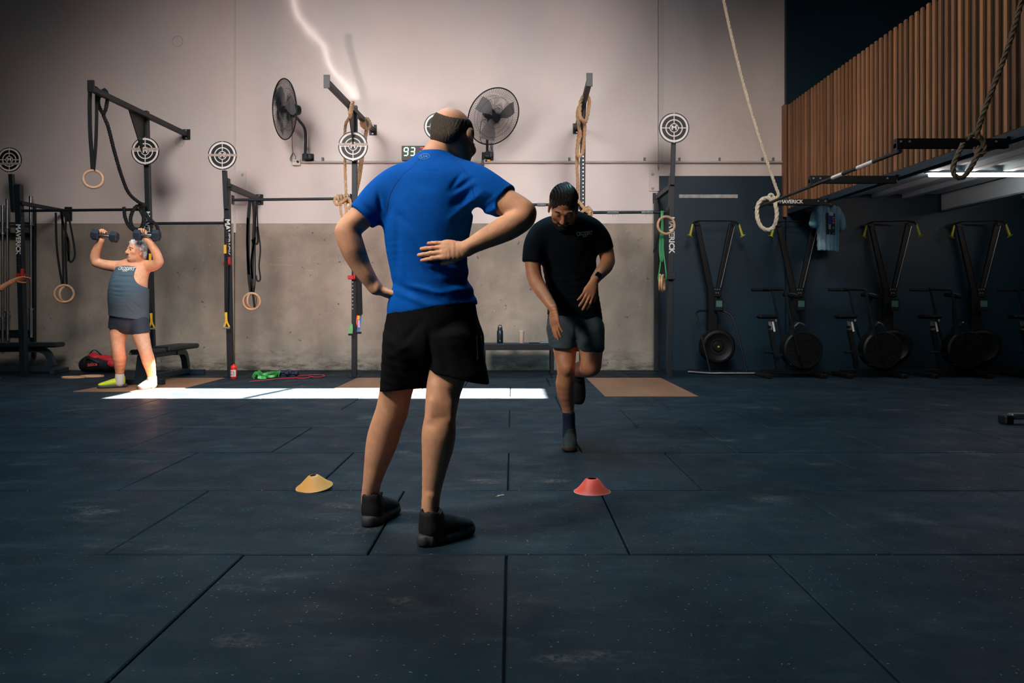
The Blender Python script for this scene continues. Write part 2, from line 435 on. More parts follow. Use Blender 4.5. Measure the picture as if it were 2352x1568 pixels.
for r in range(-1, 10):
    y0 = 1.9 + (r) - 1.0 if False else (-.1 + r); y1 = y0 + 1.0           # rows start at 0.9, 1.9, 2.9 ...
    y0 += 1.0; y1 += 1.0
    if y1 > 9.95: continue
    half = (y1 / F * 1176) + 1.6
    off = -0.02 if (int(round(y0 - 1.9)) % 2 == 0) else 0.45
    nL = int(math.ceil(half)) + 1
    for k in range(-nL, nL + 1):
        x0 = off + k; x1 = x0 + 1.0
        if x1 < -half or x0 > half or x0 < X0 or x1 > X1: continue
        o = bpy.data.objects.new('rubber_tile', tile_mesh(1.0, 1.0)); C.objects.link(o); o.parent = floor
        lift = rt.uniform(-.0012, .0012)
        o.location = ((x0 + x1) / 2, (y0 + y1) / 2, lift)
        o.rotation_euler = (rt.uniform(-.0012, .0012), rt.uniform(-.0012, .0012), rt.uniform(-.0015, .0015))
for k in range(-8, 9):
    x0 = k * 1.05
    me = tile_mesh(1.05, WY - 9.9)
    o = bpy.data.objects.new('rubber_tile', me); C.objects.link(o); o.parent = floor; o.location = (x0, (9.9 + WY) / 2, .0)
tile_mesh(1.05, WY - 9.9).materials[0] = M_rub2

# far wall: three cast panels with joints, then navy-painted parts
wall = structure('wall_back', MB().box(((X0 + X1) / 2, WY + .2, ZC / 2 - .05), (X1 - X0, .2, ZC + .1)), M_wall)
JX = [X0, -4.035, 2.13, X1]
for i in range(3):
    a, b_ = JX[i] + .006, JX[i + 1] - .006
    if i == 2: b_ = 3.965
    MB().box(((a + b_) / 2, WY + .05, ZC / 2), (b_ - a, .10, ZC)).build('wall_panel', M_wall, wall, bevel=0.004)
MB().box((-4.03, WY - .004, 3.9 + .6), (.035, .012, 5.0)).build('joint_strip', mat('joint_seal', (214, 208, 202), .5), wall)
MB().box((2.165, WY - .008, 5.4), (.075, .02, 4.9)).build('joint_strip', mat('joint_seal', (214, 208, 202), .5), wall)
# navy lower wall to the right and navy upper wall beyond the white bay
nb = MB(); nb.box(((2.13 + 3.965) / 2 - .0, WY - .012, 2.82 / 2), (3.965 - 2.13 - .01, .03, 2.82)); nb.box(((3.965 + X1) / 2, WY - .010, ZC / 2), (X1 - 3.965, .12, ZC))
structure('wall_back_navy', nb, M_navy, None)
bpy.data.objects['wall_back_navy'].name = 'trim_1'
structure('trim_2', MB().box((6.45, WY - .10, 5.2), (.05, .06, 4.4)), M_navy2)
structure('wall_left', MB().box((X0 - .1, (Y0 + WY) / 2, ZC / 2 - .05), (.2, WY - Y0 + .6, ZC + .2)), M_side)
structure('wall_right', MB().box((X1 + .1, (Y0 + WY) / 2, ZC / 2 - .05), (.2, WY - Y0 + .6, ZC + .2)), M_navy)
structure('wall_front', MB().box(((X0 + X1) / 2, Y0 - .1, ZC / 2 - .05), (X1 - X0 + .4, .2, ZC + .2)), M_side)
# roof with a skylight slot that lets the sun reach the strip of floor
def roofpt(x, y):
    t = ZC / SUNDIR.z; return (x + SUNDIR.x * t, y + SUNDIR.y * t)
sx0, sy0 = roofpt(-4.15, 7.74); sx1, sy1 = roofpt(0.36, 8.66)
cb = MB(); T = .04
cb.box(((X0 + sx0) / 2, (Y0 + WY) / 2, ZC + T / 2), (sx0 - X0, WY - Y0, T)); cb.box(((X1 + sx1) / 2, (Y0 + WY) / 2, ZC + T / 2), (X1 - sx1, WY - Y0, T))
cb.box(((sx0 + sx1) / 2, (Y0 + sy0) / 2, ZC + T / 2), (sx1 - sx0, sy0 - Y0, T)); cb.box(((sx0 + sx1) / 2, (WY + sy1) / 2, ZC + T / 2), (sx1 - sx0, WY - sy1, T))
ceiling = structure('ceiling', cb, M_roof)
mx_, _ = roofpt(-2.6, 8)
cbx = MB().box((mx_, (sy0 + sy1) / 2, ZC + .03), (.05, sy1 - sy0, .06), Matrix.Rotation(R(-14), 4, 'Z')).build('skylight_bar', M_roof, ceiling)
# ------------------------------------------------------------------ organic shapes: blended implicit volumes meshed with surface nets
class Shape:
    def __init__(s): s.ops = []; s.lo = np.array([1e9] * 3); s.hi = -s.lo
    def _grow(s, lo, hi): s.lo = np.minimum(s.lo, lo); s.hi = np.maximum(s.hi, hi)
    def cone(s, a, b, r1, r2=None, k=.02, sub=False):
        a = np.array(a, float); b = np.array(b, float); r2 = r1 if r2 is None else r2; ba = b - a; L2 = max(ba @ ba, 1e-9)
        m = max(r1, r2); lo = np.minimum(a, b) - m; hi = np.maximum(a, b) + m
        def f(x, y, z):
            t = np.clip(((x - a[0]) * ba[0] + (y - a[1]) * ba[1] + (z - a[2]) * ba[2]) / L2, 0, 1)
            return np.sqrt((x - a[0] - t * ba[0]) ** 2 + (y - a[1] - t * ba[1]) ** 2 + (z - a[2] - t * ba[2]) ** 2) - (r1 + (r2 - r1) * t)
        s.ops.append(('sub' if sub else 'add', f, lo, hi, k)); 
        if not sub: s._grow(lo, hi)
        return s
    def ell(s, c, r, M=None, k=.02, sub=False):
        c = np.array(c, float); r = np.array(r, float); M = np.eye(3) if M is None else np.array(M, float)   # columns of M: local axes in world
        e = np.abs(M) @ r; lo = c - e; hi = c + e
        def f(x, y, z):
            dx, dy, dz = x - c[0], y - c[1], z - c[2]
            q = [(dx * M[0, i] + dy * M[1, i] + dz * M[2, i]) for i in range(3)]
            k0 = np.sqrt(sum((q[i] / r[i]) ** 2 for i in range(3))); k1 = np.sqrt(sum((q[i] / r[i] ** 2) ** 2 for i in range(3)))
            return k0 * (k0 - 1) / np.maximum(k1, 1e-3)
        s.ops.append(('sub' if sub else 'add', f, lo, hi, k))
        if not sub: s._grow(lo, hi)
        return s
    def seg(s, p0, p1, a0, b0, a1, b1, u, k=.01, cap=.5, sub=False):
        p0 = np.array(p0, float); p1 = np.array(p1, float); u = np.array(u, float); ba = p1 - p0; L2 = max(ba @ ba, 1e-9); ax = ba / math.sqrt(L2)
        u = u - ax * (u @ ax); u /= np.linalg.norm(u); v = np.cross(ax, u)
        m = max(a0, a1, b0, b1); lo = np.minimum(p0, p1) - m; hi = np.maximum(p0, p1) + m
        def f(x, y, z):
            dx, dy, dz = x - p0[0], y - p0[1], z - p0[2]
            t = (dx * ba[0] + dy * ba[1] + dz * ba[2]) / L2; tc = np.clip(t, 0, 1)
            wv = (t - tc) * math.sqrt(L2)
            qu = dx * u[0] + dy * u[1] + dz * u[2]; qv = dx * v[0] + dy * v[1] + dz * v[2]
            A = a0 + (a1 - a0) * tc; B = b0 + (b1 - b0) * tc; W = np.minimum(A, B) * cap
            k0 = np.sqrt((qu / A) ** 2 + (qv / B) ** 2 + (wv / W) ** 2); k1 = np.sqrt((qu / A ** 2) ** 2 + (qv / B ** 2) ** 2 + (wv / W ** 2) ** 2)
            return k0 * (k0 - 1) / np.maximum(k1, 1e-3)
        s.ops.append(('sub' if sub else 'add', f, lo, hi, k))
        if not sub: s._grow(lo, hi)
        return s
    def loft(s, st, u, n=3, k=.01, k0=None, cap=.5):
        """st: list of (point, a, b)"""
        A = np.array([list(p) + [a, b] for p, a, b in st], float); out = []
        N = len(A)
        for i in range(N - 1):
            p1, p2 = A[i], A[i + 1]; p0 = A[i - 1] if i else 2 * p1 - p2; p3 = A[i + 2] if i + 2 < N else 2 * p2 - p1
            for j in range(n):
                t = j / n; q = .5 * (2 * p1 + (p2 - p0) * t + (2 * p0 - 5 * p1 + 4 * p2 - p3) * t * t + (3 * p1 - p0 - 3 * p2 + p3) * t ** 3); out.append(q)
        out.append(A[-1])
        for i in range(len(out) - 1):
            q, r_ = out[i], out[i + 1]
            s.seg(q[:3], r_[:3], q[3], q[4], r_[3], r_[4], u, k if i else (k0 or k), cap)
        return s
    def limb(s, st, n=3, k=.008, k0=None):
        """st: list of (point, radius): smooth tapering limb"""
        A = np.array([list(p) + [r] for p, r in st], float); out = []; N = len(A)
        for i in range(N - 1):
            p1, p2 = A[i], A[i + 1]; p0 = A[i - 1] if i else 2 * p1 - p2; p3 = A[i + 2] if i + 2 < N else 2 * p2 - p1
            for j in range(n):
                t = j / n; out.append(.5 * (2 * p1 + (p2 - p0) * t + (2 * p0 - 5 * p1 + 4 * p2 - p3) * t * t + (3 * p1 - p0 - 3 * p2 + p3) * t ** 3))
        out.append(A[-1])
        for i in range(len(out) - 1): s.cone(out[i][:3], out[i + 1][:3], out[i][3], out[i + 1][3], k if i else (k0 or k))
        return s
    def clip(s, p, n, k=.004):
        """keep the side the normal n points away from"""
        p = np.array(p, float); n = np.array(n, float); n /= np.linalg.norm(n); c = n @ p
        s.ops.append(('clip', lambda x, y, z: x * n[0] + y * n[1] + z * n[2] - c, None, None, k)); return s
    def merge(s, o, k=.02):
        s.ops.append(('shape', o, o.lo, o.hi, k)); s._grow(o.lo, o.hi); return s
    def disp(s, f): s.ops.append(('disp', f, None, None, 0)); return s
    def field(s, lo, hi, h):
        n = np.maximum(((np.array(hi) - lo) / h).astype(int) + 2, 4)
        return s.run([(lo[i] + np.arange(n[i]) * h).astype(np.float32) for i in range(3)])
    def run(s, ax):
        n = [len(a_) for a_ in ax]; lo = [float(a_[0]) for a_ in ax]; h = float(ax[0][1] - ax[0][0]) if len(ax[0]) > 1 else .005
        V = np.full(tuple(n), .2, np.float32)
        for kind, f, l, u, k in s.ops:
            if l is None:
                x, y, z = ax[0][:, None, None], ax[1][None, :, None], ax[2][None, None, :]
                d = f(x, y, z).astype(np.float32) if kind == 'clip' else f(x, y, z)
                if kind == 'clip':
                    if k > 0:
                        hh = np.maximum(k - np.abs(V - d), 0) / k; V = np.maximum(V, d) + hh * hh * k / 4
                    else: V = np.maximum(V, d)
                else: V = V + d
                continue
            m = k * 1.2 + h * 2 + .01
            i0 = [max(0, int((l[i] - m - lo[i]) / h)) for i in range(3)]; i1 = [min(n[i], int((u[i] + m - lo[i]) / h) + 2) for i in range(3)]
            if any(i0[i] >= i1[i] for i in range(3)): continue
            sl = tuple(slice(i0[i], i1[i]) for i in range(3))
            x = ax[0][sl[0]][:, None, None]; y = ax[1][sl[1]][None, :, None]; z = ax[2][sl[2]][None, None, :]
            d = (f.run([a_[s_] for a_, s_ in zip(ax, sl)]) if kind == 'shape' else f(x, y, z)).astype(np.float32); W = V[sl]
            if kind in ('add', 'shape'):
                if k > 0: hh = np.maximum(k - np.abs(W - d), 0) / k; V[sl] = np.minimum(W, d) - hh * hh * k / 4
                else: V[sl] = np.minimum(W, d)
            else:
                d = -d
                hh = np.maximum(k - np.abs(W - d), 0) / max(k, 1e-6); V[sl] = np.maximum(W, d) + hh * hh * k / 4
        return V
def nets(V, lo, h):
    ins = V < 0
    c = [ins[a:ins.shape[0] - 1 + a, b:ins.shape[1] - 1 + b, d:ins.shape[2] - 1 + d] for a in (0, 1) for b in (0, 1) for d in (0, 1)]
    cnt = sum(q.astype(np.int8) for q in c); act = (cnt > 0) & (cnt < 8)
    idx = np.full(act.shape, -1, np.int64); I = np.argwhere(act); idx[act] = np.arange(len(I))
    if len(I) == 0: return np.zeros((0, 3)), np.zeros((0, 4), int)
    corner = [(a, b, d) for a in (0, 1) for b in (0, 1) for d in (0, 1)]
    vals = np.stack([V[I[:, 0] + a, I[:, 1] + b, I[:, 2] + d] for a, b, d in corner], 1)
    acc = np.zeros((len(I), 3)); num = np.zeros(len(I))
    for i in range(8):
        for j in range(i + 1, 8):
            ca, cb_ = corner[i], corner[j]
            if sum(abs(ca[q] - cb_[q]) for q in range(3)) != 1: continue
            m = (vals[:, i] < 0) != (vals[:, j] < 0)
            t = np.where(m, vals[:, i] / np.where(m, vals[:, i] - vals[:, j], 1), 0)
            for q in range(3): acc[:, q] += np.where(m, ca[q] + (cb_[q] - ca[q]) * t, 0)
            num += m
    v = (I + acc / num[:, None]) * h + np.array(lo)
    F_ = []
    for axn in range(3):
        o1, o2 = [(1, 2), (2, 0), (0, 1)][axn]
        sl0 = [slice(1, -1)] * 3; sl1 = [slice(1, -1)] * 3; sl0[axn] = slice(0, -1); sl1[axn] = slice(1, None)
        a = ins[tuple(sl0)]; b = ins[tuple(sl1)]; E = np.argwhere(a != b)
        if len(E) == 0: continue
        s0 = a[tuple(E.T)]
        E = E + 1; E[:, axn] -= 1
        def cell(d1, d2):
            q = E.copy(); q[:, o1] += d1; q[:, o2] += d2; return idx[q[:, 0], q[:, 1], q[:, 2]]
        Q = np.stack([cell(-1, -1), cell(0, -1), cell(0, 0), cell(-1, 0)], 1)
        Q[~s0] = Q[~s0][:, ::-1]; F_.append(Q)
    Fa = np.concatenate(F_) if F_ else np.zeros((0, 4), int)
    return v, Fa[(Fa >= 0).all(1)]
def shape_mesh(name, sh, h, fine=(), pad=.02):
    """coarse grid h over the whole shape; fine=[(lo,hi,h2)] boxes get finer detail"""
    lo = sh.lo - pad; hi = sh.hi + pad
    V = sh.field(lo, hi, h); v, f = nets(V, lo, h); parts = []
    for l, u, h2 in fine:
        l = np.array(l, float); u = np.array(u, float)
        cen = v[f].mean(1); inside = ((cen > l + h) & (cen < u - h)).all(1); f = f[~inside]
        v2, f2 = nets(sh.field(l, u, h2), l, h2); parts.append((v2, f2))
    vs = [v]; fs = [f]; n = len(v)
    for v2, f2 in parts: vs.append(v2); fs.append(f2 + n); n += len(v2)
    v = np.concatenate(vs); f = np.concatenate(fs)
    used = np.zeros(len(v), bool); used[f.ravel()] = True; rm = np.cumsum(used) - 1; v = v[used]; f = rm[f]
    me = bpy.data.meshes.new(name); me.vertices.add(len(v)); me.vertices.foreach_set('co', v.astype(np.float32).ravel())
    me.loops.add(f.size); me.loops.foreach_set('vertex_index', f.ravel().astype(np.int32))
    me.polygons.add(len(f)); me.polygons.foreach_set('loop_start', (np.arange(len(f)) * 4).astype(np.int32)); me.polygons.foreach_set('loop_total', np.full(len(f), 4, np.int32))
    me.update(calc_edges=True); me.validate(); me.polygons.foreach_set('use_smooth', [True] * len(me.polygons))
    return me
def shape_obj(name, sh, h, m, parent, fine=(), local=False, M=None):
    me = shape_mesh(name, sh, h, fine)
    if M is not None: me.transform(M)
    return link_mesh(name, me, m, parent, local)
def creases(lines, scale=1.0):
    """soft fold lines given in photograph pixels: [(x0,y0,x1,y1,width_px,height_m)]; height>0 is a groove, <0 a ridge"""
    L = [tuple(map(float, l)) for l in lines]
    def f(x, y, z):
        yy = np.maximum(y, .1); px = 1176 + x / yy * F; py = HOR - (z - CAMH) / yy * F
        px, py = np.broadcast_arrays(px, py); tot = np.zeros(px.shape, np.float32)
        for x0, y0, x1, y1, w_, hgt in L:
            dx, dy = x1 - x0, y1 - y0; t = np.clip(((px - x0) * dx + (py - y0) * dy) / (dx * dx + dy * dy), 0, 1)
            d2 = (px - x0 - t * dx) ** 2 + (py - y0 - t * dy) ** 2
            tap = .35 + .65 * np.sin(np.pi * np.clip(t, .02, .98))
            tot += hgt * scale * tap * np.exp(-d2 / (w_ * w_))
        return tot
    return f
def ripple(amp, fx, fy, fz, ph=0.0):
    def f(x, y, z):
        a = np.sin(x * fx + 1.7 * np.sin(z * 9.0 + ph)) * np.sin(z * fz + y * fy + ph + 1.3 * np.sin(x * 11.0))
        return (a * amp).astype(np.float32)
    return f

def frame(f, up):
    """rotation with local y=f (forward), z=up, x=right"""
    f = Vector(f).normalized(); up = Vector(up); up = (up - f * up.dot(f)).normalized(); r = f.cross(up)
    return Matrix((r, f, up)).transposed()
def head(sh, c, f, up, s=1.0, ears=True, k=.02):
    """adds a head centred at c looking along f"""
    M = frame(f, up); Mn = np.array(M); c = Vector(c)
    def W(x, y, z): return c + M @ (Vector((x, y, z)) * s)
    def E(p, r, kk=.012, rot=None, sub=False):
        sh.ell(W(*p), [q * s for q in r], Mn if rot is None else np.array(M @ rot), kk * s, sub)
    E((0, -.012, .035), (.077, .097, .087), k)
    E((0, .022, -.030), (.062, .070, .080), .03)
    E((0, .030, -.072), (.050, .050, .038), .03)
    E((0, .060, -.098), (.026, .024, .018), .025)
    for q in (-1, 1):
        E((q * .044, .062, -.022), (.022, .020, .020), .02)
        E((q * .030, .103, .004), (.017, .016, .011), .012, sub=True)
        E((q * .031, .080, .004), (.0125, .0125, .0125), .004)
        sh.cone(W(q * .012, .092, .022), W(q * .046, .078, .024), .008 * s, .006 * s, .012 * s)
        E((q * .012, .101, -.036), (.009, .010, .008), .006)
        if ears:
            E((q * .079, -.006, -.008), (.009, .021, .033), .004, Matrix.Rotation(q * R(-14), 3, 'Z') @ Matrix.Rotation(R(-12), 3, 'X'))
            E((q * .090, -.000, -.004), (.008, .011, .018), .004, sub=True)
            E((q * .081, .004, -.036), (.006, .010, .010), .006)
    sh.cone(W(0, .090, .016), W(0, .113, -.030), .0085 * s, .0125 * s, .012 * s)
    sh.cone(W(-.020, .086, -.056), W(.020, .086, -.056), .0065 * s, None, .006 * s)
    sh.cone(W(-.018, .085, -.070), W(.018, .085, -.070), .0075 * s, None, .006 * s)
    sh.cone(W(-.024, .094, -.0625), W(.024, .094, -.0625), .0022 * s, None, .003 * s, sub=True)
    return W, M
def hand(sh, wrist, d, n, thumb, curls=(.3, .35, .4, .45), spread=.10, s=1.0, tcurl=.3, tspread=.8, palm_k=.012):
    """hand from wrist along d; n = back-of-hand normal; thumb=+1/-1 side along n x d"""
    d = Vector(d).normalized(); n = Vector(n); n = (n - d * n.dot(d)).normalized(); y = n.cross(d) * thumb; w0 = Vector(wrist)
    def W(a, b, c): return w0 + (d * a + y * b + n * c) * s
    lat = tuple(y)
    sh.loft([(W(-.01, 0, 0), .026 * s, .018 * s), (W(.03, .002, .0), .034 * s, .017 * s), (W(.065, .002, .001), .040 * s, .0145 * s), (W(.092, 0, .001), .039 * s, .0115 * s)], lat, 2, .008, palm_k)
    sh.ell(W(.035, .022, -.010), (.02 * s, .016 * s, .014 * s), None, .014)
    base = [(.093, .029), (.098, .010), (.094, -.010), (.085, -.028)]
    lens = [(.042, .026, .020), (.047, .030, .021), (.043, .028, .020), (.034, .021, .018)]
    for i in range(4):
        bx, by = base[i]; p = W(bx, by, 0); a = 0.0; sp = (1.5 - i) * spread; r = (.0102, .0105, .0100, .0088)[i] * s
        start = W(bx - .03, by * .9, .001); sh.cone(start, p, r * 1.05, r * 1.05, .008)
        for j in range(3):
            a += curls[i] * (1.0, 1.2, .8)[j]
            dr = (d * math.cos(a) * math.cos(sp) + y * math.sin(sp) - n * math.sin(a)).normalized()
            q = p + dr * lens[i][j] * s; sh.cone(p, q, r, r * .9, .004); p = q; r *= .92
    p = W(.018, .024, -.006); r = .0125 * s; a = tspread
    for j, L in enumerate((.042, .032, .026)):
        dr = (d * math.cos(a) + y * math.sin(a) - n * (.15 + tcurl * j * .6)).normalized()
        q = p + dr * L * s; sh.cone(p, q, r, r * .88, .008 if j == 0 else .004); p = q; r *= .88; a -= .28
    return (w0 + d * .09 * s)
def box_around(c, r):
    c = np.array(c, float); r = np.array(r if hasattr(r, '__len__') else (r, r, r), float); return c - r, c + r
def shoe(parent, heel, ang, mats, tilt=0.0, roll=0.0, s=1.0, L=.29, M=None, laces=True):
    """running shoe; heel = floor point under the heel, ang = toe direction about z"""
    up_, so_, la_ = mats
    u = (0, 1, 0)
    foot = [((.030, 0, .050), .033, .034), ((.075, 0, .056), .036, .040), ((.135, .0, .052), .041, .036), ((.19, .002, .043), .046, .028), ((.24, .003, .036), .043, .021), ((.272, .004, .031), .030, .014)]
    a = Shape(); a.loft(foot, u, 3, .008)
    a.cone((.050, 0, .055), (.046, 0, .096), .041, .038, .014); a.cone((.06, 0, .055), (.085, 0, .095), .034, .026, .016)
    a.ell((.054, 0, .125), (.040, .032, .036), None, .004, sub=True)
    a.clip((0, 0, .022), (0, 0, -1))
    b = Shape(); b.loft([((p[0], p[1], .018), q + .006, .030) for p, q, _ in foot], u, 3, .006); b.cone((.018, 0, .02), (.03, 0, .02), .030, .034, .01)
    b.clip((0, 0, .040), (0, 0, 1), .006); b.clip((0, 0, .001), (0, 0, -1), .008); b.clip((.2, 0, -.02), (.25, 0, -1), .01)
    T = M if M is not None else Matrix.Translation(Vector(heel)) @ Matrix.Rotation(ang, 4, 'Z') @ Matrix.Rotation(-tilt, 4, 'Y') @ Matrix.Rotation(roll, 4, 'X')
    T = T @ Matrix.Diagonal((L / .30, s, s * 1.06, 1))
    o = shape_obj('shoe', a, .005, up_, parent, M=T)
    so = shape_obj('sole', b, .005, so_, None, M=T); so.parent = o
    # same frame as the shoe
    t = parent; off = Vector((0, 0, 0))
    while t is not None: off += Vector(t.location); t = t.parent
    so.data.transform(Matrix.Translation(-off))
    if laces:
        mb = MB()
        for i in range(4):
            x = .105 + .022 * i; z = .092 - .008 * i
            mb.tube([T @ Vector((x - .008 * (-1) ** i, -.024, z - .010)), T @ Vector((x, 0, z)), T @ Vector((x + .008 * (-1) ** i, .024, z - .010))], .0028 * s, 6)
        mb.tube([T @ Vector(q) for q in spline([(.10, .0, .094), (.085, .025, .112), (.07, .03, .104), (.10, .002, .094), (.09, -.026, .112), (.075, -.03, .100)], 5)], .0024 * s, 6)
        lo = mb.build('shoe_laces', la_, None); lo.data.transform(Matrix.Translation(-off)); lo.parent = o
    return o
def project_text(body, size, target, px, py, d0, parent, m, rot=0.0, name='lettering', xs=1.0, bold=0.0, lift=.0025):
    """flat print laid on the camera-facing side of a garment"""
    me = text_mesh(body, size, bold=bold, xs=xs)
    bm = bmesh.new(); bm.from_mesh(me); bmesh.ops.triangulate(bm, faces=bm.faces); bmesh.ops.subdivide_edges(bm, edges=[e for e in bm.edges if e.calc_length() > size * .3], cuts=1); bm.to_mesh(me); bm.free()
    t = target; off = Vector((0, 0, 0))
    while t is not None: off += Vector(t.location); t = t.parent
    bv = BVHTree.FromPolygons([tuple(v.co + off) for v in target.data.vertices], [tuple(p.vertices) for p in target.data.polygons])
    c = P(px, py, d0); Rz = Matrix.Rotation(rot, 3, 'Y')
    for v in me.vertices:
        q = c + Rz @ Vector((v.co.x, 0, v.co.y)); hit, nrm, _, _ = bv.ray_cast(q - Vector((0, 1.0, 0)), Vector((0, 1, 0)))
        v.co = (hit - Vector((0, lift, 0))) if hit is not None else q
    return link_mesh(name, me, m, parent, False)
# ------------------------------------------------------------------ people
M_skin1 = mat('skin_fair', (222, 166, 130), rough=.55, var=.10, vscale=22, bump=.12, bscale=180, sss=.08)
M_skin2 = mat('skin_tan', (206, 142, 104), rough=.5, var=.10, vscale=22, bump=.1, bscale=180, sss=.08)
M_skin3 = mat('skin_ruddy', (224, 164, 128), rough=.55, var=.10, vscale=22, bump=.1, bscale=180, sss=.08)
M_blue = mat('blue_jersey', (0, 88, 184), rough=.8, var=.06, vscale=30, bump=.12, bscale=500, spec=.1)
M_black_cloth = mat('black_cloth', (6, 7, 10), rough=.9, spec=.2, bump=.15, bscale=350)
M_dark_tee = mat('dark_tee', (7, 18, 27), rough=.9, spec=.2, bump=.15, bscale=350)
M_grey_short = mat('grey_shorts', (62, 78, 86), rough=.8, bump=.15, bscale=350)
M_slate_tank = mat('slate_tank', (66, 88, 102), rough=.8, bump=.15, bscale=350)
M_navy_short = mat('navy_short', (38, 46, 58), rough=.75, bump=.15, bscale=350)
M_hair_dark = mat('hair_dark', (34, 28, 24), rough=.55, var=.5, vscale=60, bump=.9, bscale=90, stretch=(6, 6, .7))
M_hair_grey = mat('hair_brown_grey', (78, 68, 56), rough=.7, var=.45, vscale=50, bump=.9, bscale=100, stretch=(5, 5, .8))
M_hair_white = mat('hair_silver', (206, 200, 198), rough=.7, var=.25, vscale=40, bump=.8, bscale=60)
M_shoe_blk = mat('shoe_mesh_black', (14, 16, 20), rough=.7, bump=.3, bscale=300)
M_sole_blk = mat('sole_black', (54, 58, 64), rough=.6)
M_lace = mat('lace_black', (20, 22, 28), rough=.7)
M_eye = mat('eye_dark', (30, 24, 20), rough=.2)
M_print = mat('white_print', (222, 222, 216), rough=.6)
M_dimprint = mat('reflective_print', (130, 160, 180), rough=.5)

def A3(v): return tuple(v)
def PR(rows, dflt=None):
    """rows of (px,py,d,r) -> limb stations"""
    return [(P(x, y, d), r) for x, y, d, r in rows]

# ---- man in the blue jersey, seen from behind, hands on hips
man = thing('person', 'balding man in blue t-shirt and black shorts standing with his back turned, hands on hips', 'person', (-.34, 3.15, 0))
ux = Vector((math.cos(R(12)), -math.sin(R(12)), 0))
D = 3.15
b = Shape()
b.loft([(P(995, 800, 3.17), .10, .08), (P(995, 770, 3.16), .155, .11), (P(994, 710, 3.15), .165, .115), (P(986, 640, 3.14), .138, .098), (P(982, 560, 3.14), .145, .10), (P(986, 480, 3.14), .165, .112), (P(990, 425, 3.15), .155, .10), (P(996, 385, 3.17), .085, .075)], ux, 3, .02)
b.limb(PR([(990, 395, 3.16, .075), (1005, 360, 3.19, .060), (1028, 328, 3.22, .055), (1040, 312, 3.24, .058)]), 3, .02, .03)
# left arm
b.limb(PR([(900, 432, 3.17, .062), (868, 460, 3.16, .058), (832, 496, 3.14, .050), (806, 520, 3.12, .047), (797, 534, 3.11, .045)]), 3, .01, .03)
b.limb(PR([(797, 534, 3.11, .042), (802, 548, 3.11, .048), (812, 575, 3.11, .0465), (826, 605, 3.12, .040), (842, 632, 3.12, .032), (856, 652, 3.13, .0275), (864, 662, 3.13, .027)]), 3, .008, .02)
hl = hand(b, P(866, 664, 3.13), (.62, .62, -.30), (-.35, .05, -1.0), 1, (.15, .2, .25, .3), .08, 1.0, .1, 1.0)
# right arm
b.limb(PR([(1085, 425, 3.10, .062), (1120, 440, 3.07, .060), (1160, 464, 3.04, .054), (1190, 480, 3.02, .050), (1204, 490, 3.01, .046)]), 3, .01, .03)
b.limb(PR([(1204, 490, 3.01, .042), (1198, 502, 3.00, .048), (1170, 520, 2.99, .049), (1138, 536, 2.985, .044), (1108, 551, 2.98, .036), (1085, 563, 2.975, .030), (1072, 570, 2.97, .029)]), 3, .008, .02)
hr = hand(b, P(1071, 572, 2.975), (-1, .10, -.03), (.0, -1, .15), 1, (.10, .12, .12, .14), .05, 1.0, .5, .45)
# legs
LEG_L = PR([(945, 765, 3.19, .085), (918, 860, 3.25, .074), (908, 905, 3.27, .067), (900, 945, 3.28, .067), (889, 975, 3.29, .066), (880, 1005, 3.30, .0665), (872, 1035, 3.30, .060), (863, 1070, 3.30, .048), (856, 1100, 3.30, .039), (850, 1135, 3.315, .035), (850, 1158, 3.33, .034), (852, 1174, 3.335, .032)])
LEG_R = PR([(1040, 765, 3.14, .085), (1030, 850, 3.11, .076), (1020, 890, 3.09, .069), (1014, 930, 3.08, .063), (1011, 960, 3.08, .060), (1008, 990, 3.07, .0655), (1006, 1020, 3.07, .063), (1001, 1055, 3.07, .053), (996, 1090, 3.07, .044), (991, 1130, 3.07, .036), (988, 1170, 3.07, .034), (989, 1195, 3.075, .034), (991, 1208, 3.08, .033)])
b.limb(LEG_L, 2, .01, .03); b.limb(LEG_R, 2, .01, .03)
# tendons at the back of the knee and ankle
b.cone(P(994, 925, 3.035), P(990, 960, 3.035), .010, .012, .03); b.cone(P(1034, 925, 3.04), P(1035, 960, 3.04), .010, .012, .03)
b.cone(P(1000, 962, 3.005), P(1030, 960, 3.005), .006, None, .014, sub=True)
b.cone(P(849, 1115, 3.285), P(848, 1158, 3.30), .013, .014, .02); b.cone(P(988, 1140, 3.045), P(987, 1185, 3.05), .013, .014, .02)
hc = P(1042, 320, 3.25); hf = Vector((.42, .72, -.50)); hup = Vector((.0, .50, .80))
HS = 1.08
Wh, Mh = head(b, hc, hf, hup, HS)
hb = box_around(hc, .15)
body = shape_obj('body', b, .0065, M_skin1, man, fine=[(hb[0], hb[1], .0035), (box_around(P(1030, 575, 2.97), (.15, .09, .08))[0], box_around(P(1030, 575, 2.97), (.15, .09, .08))[1], .003), (box_around(P(890, 668, 3.2), (.11, .15, .1))[0], box_around(P(890, 668, 3.2), (.11, .15, .1))[1], .003)])
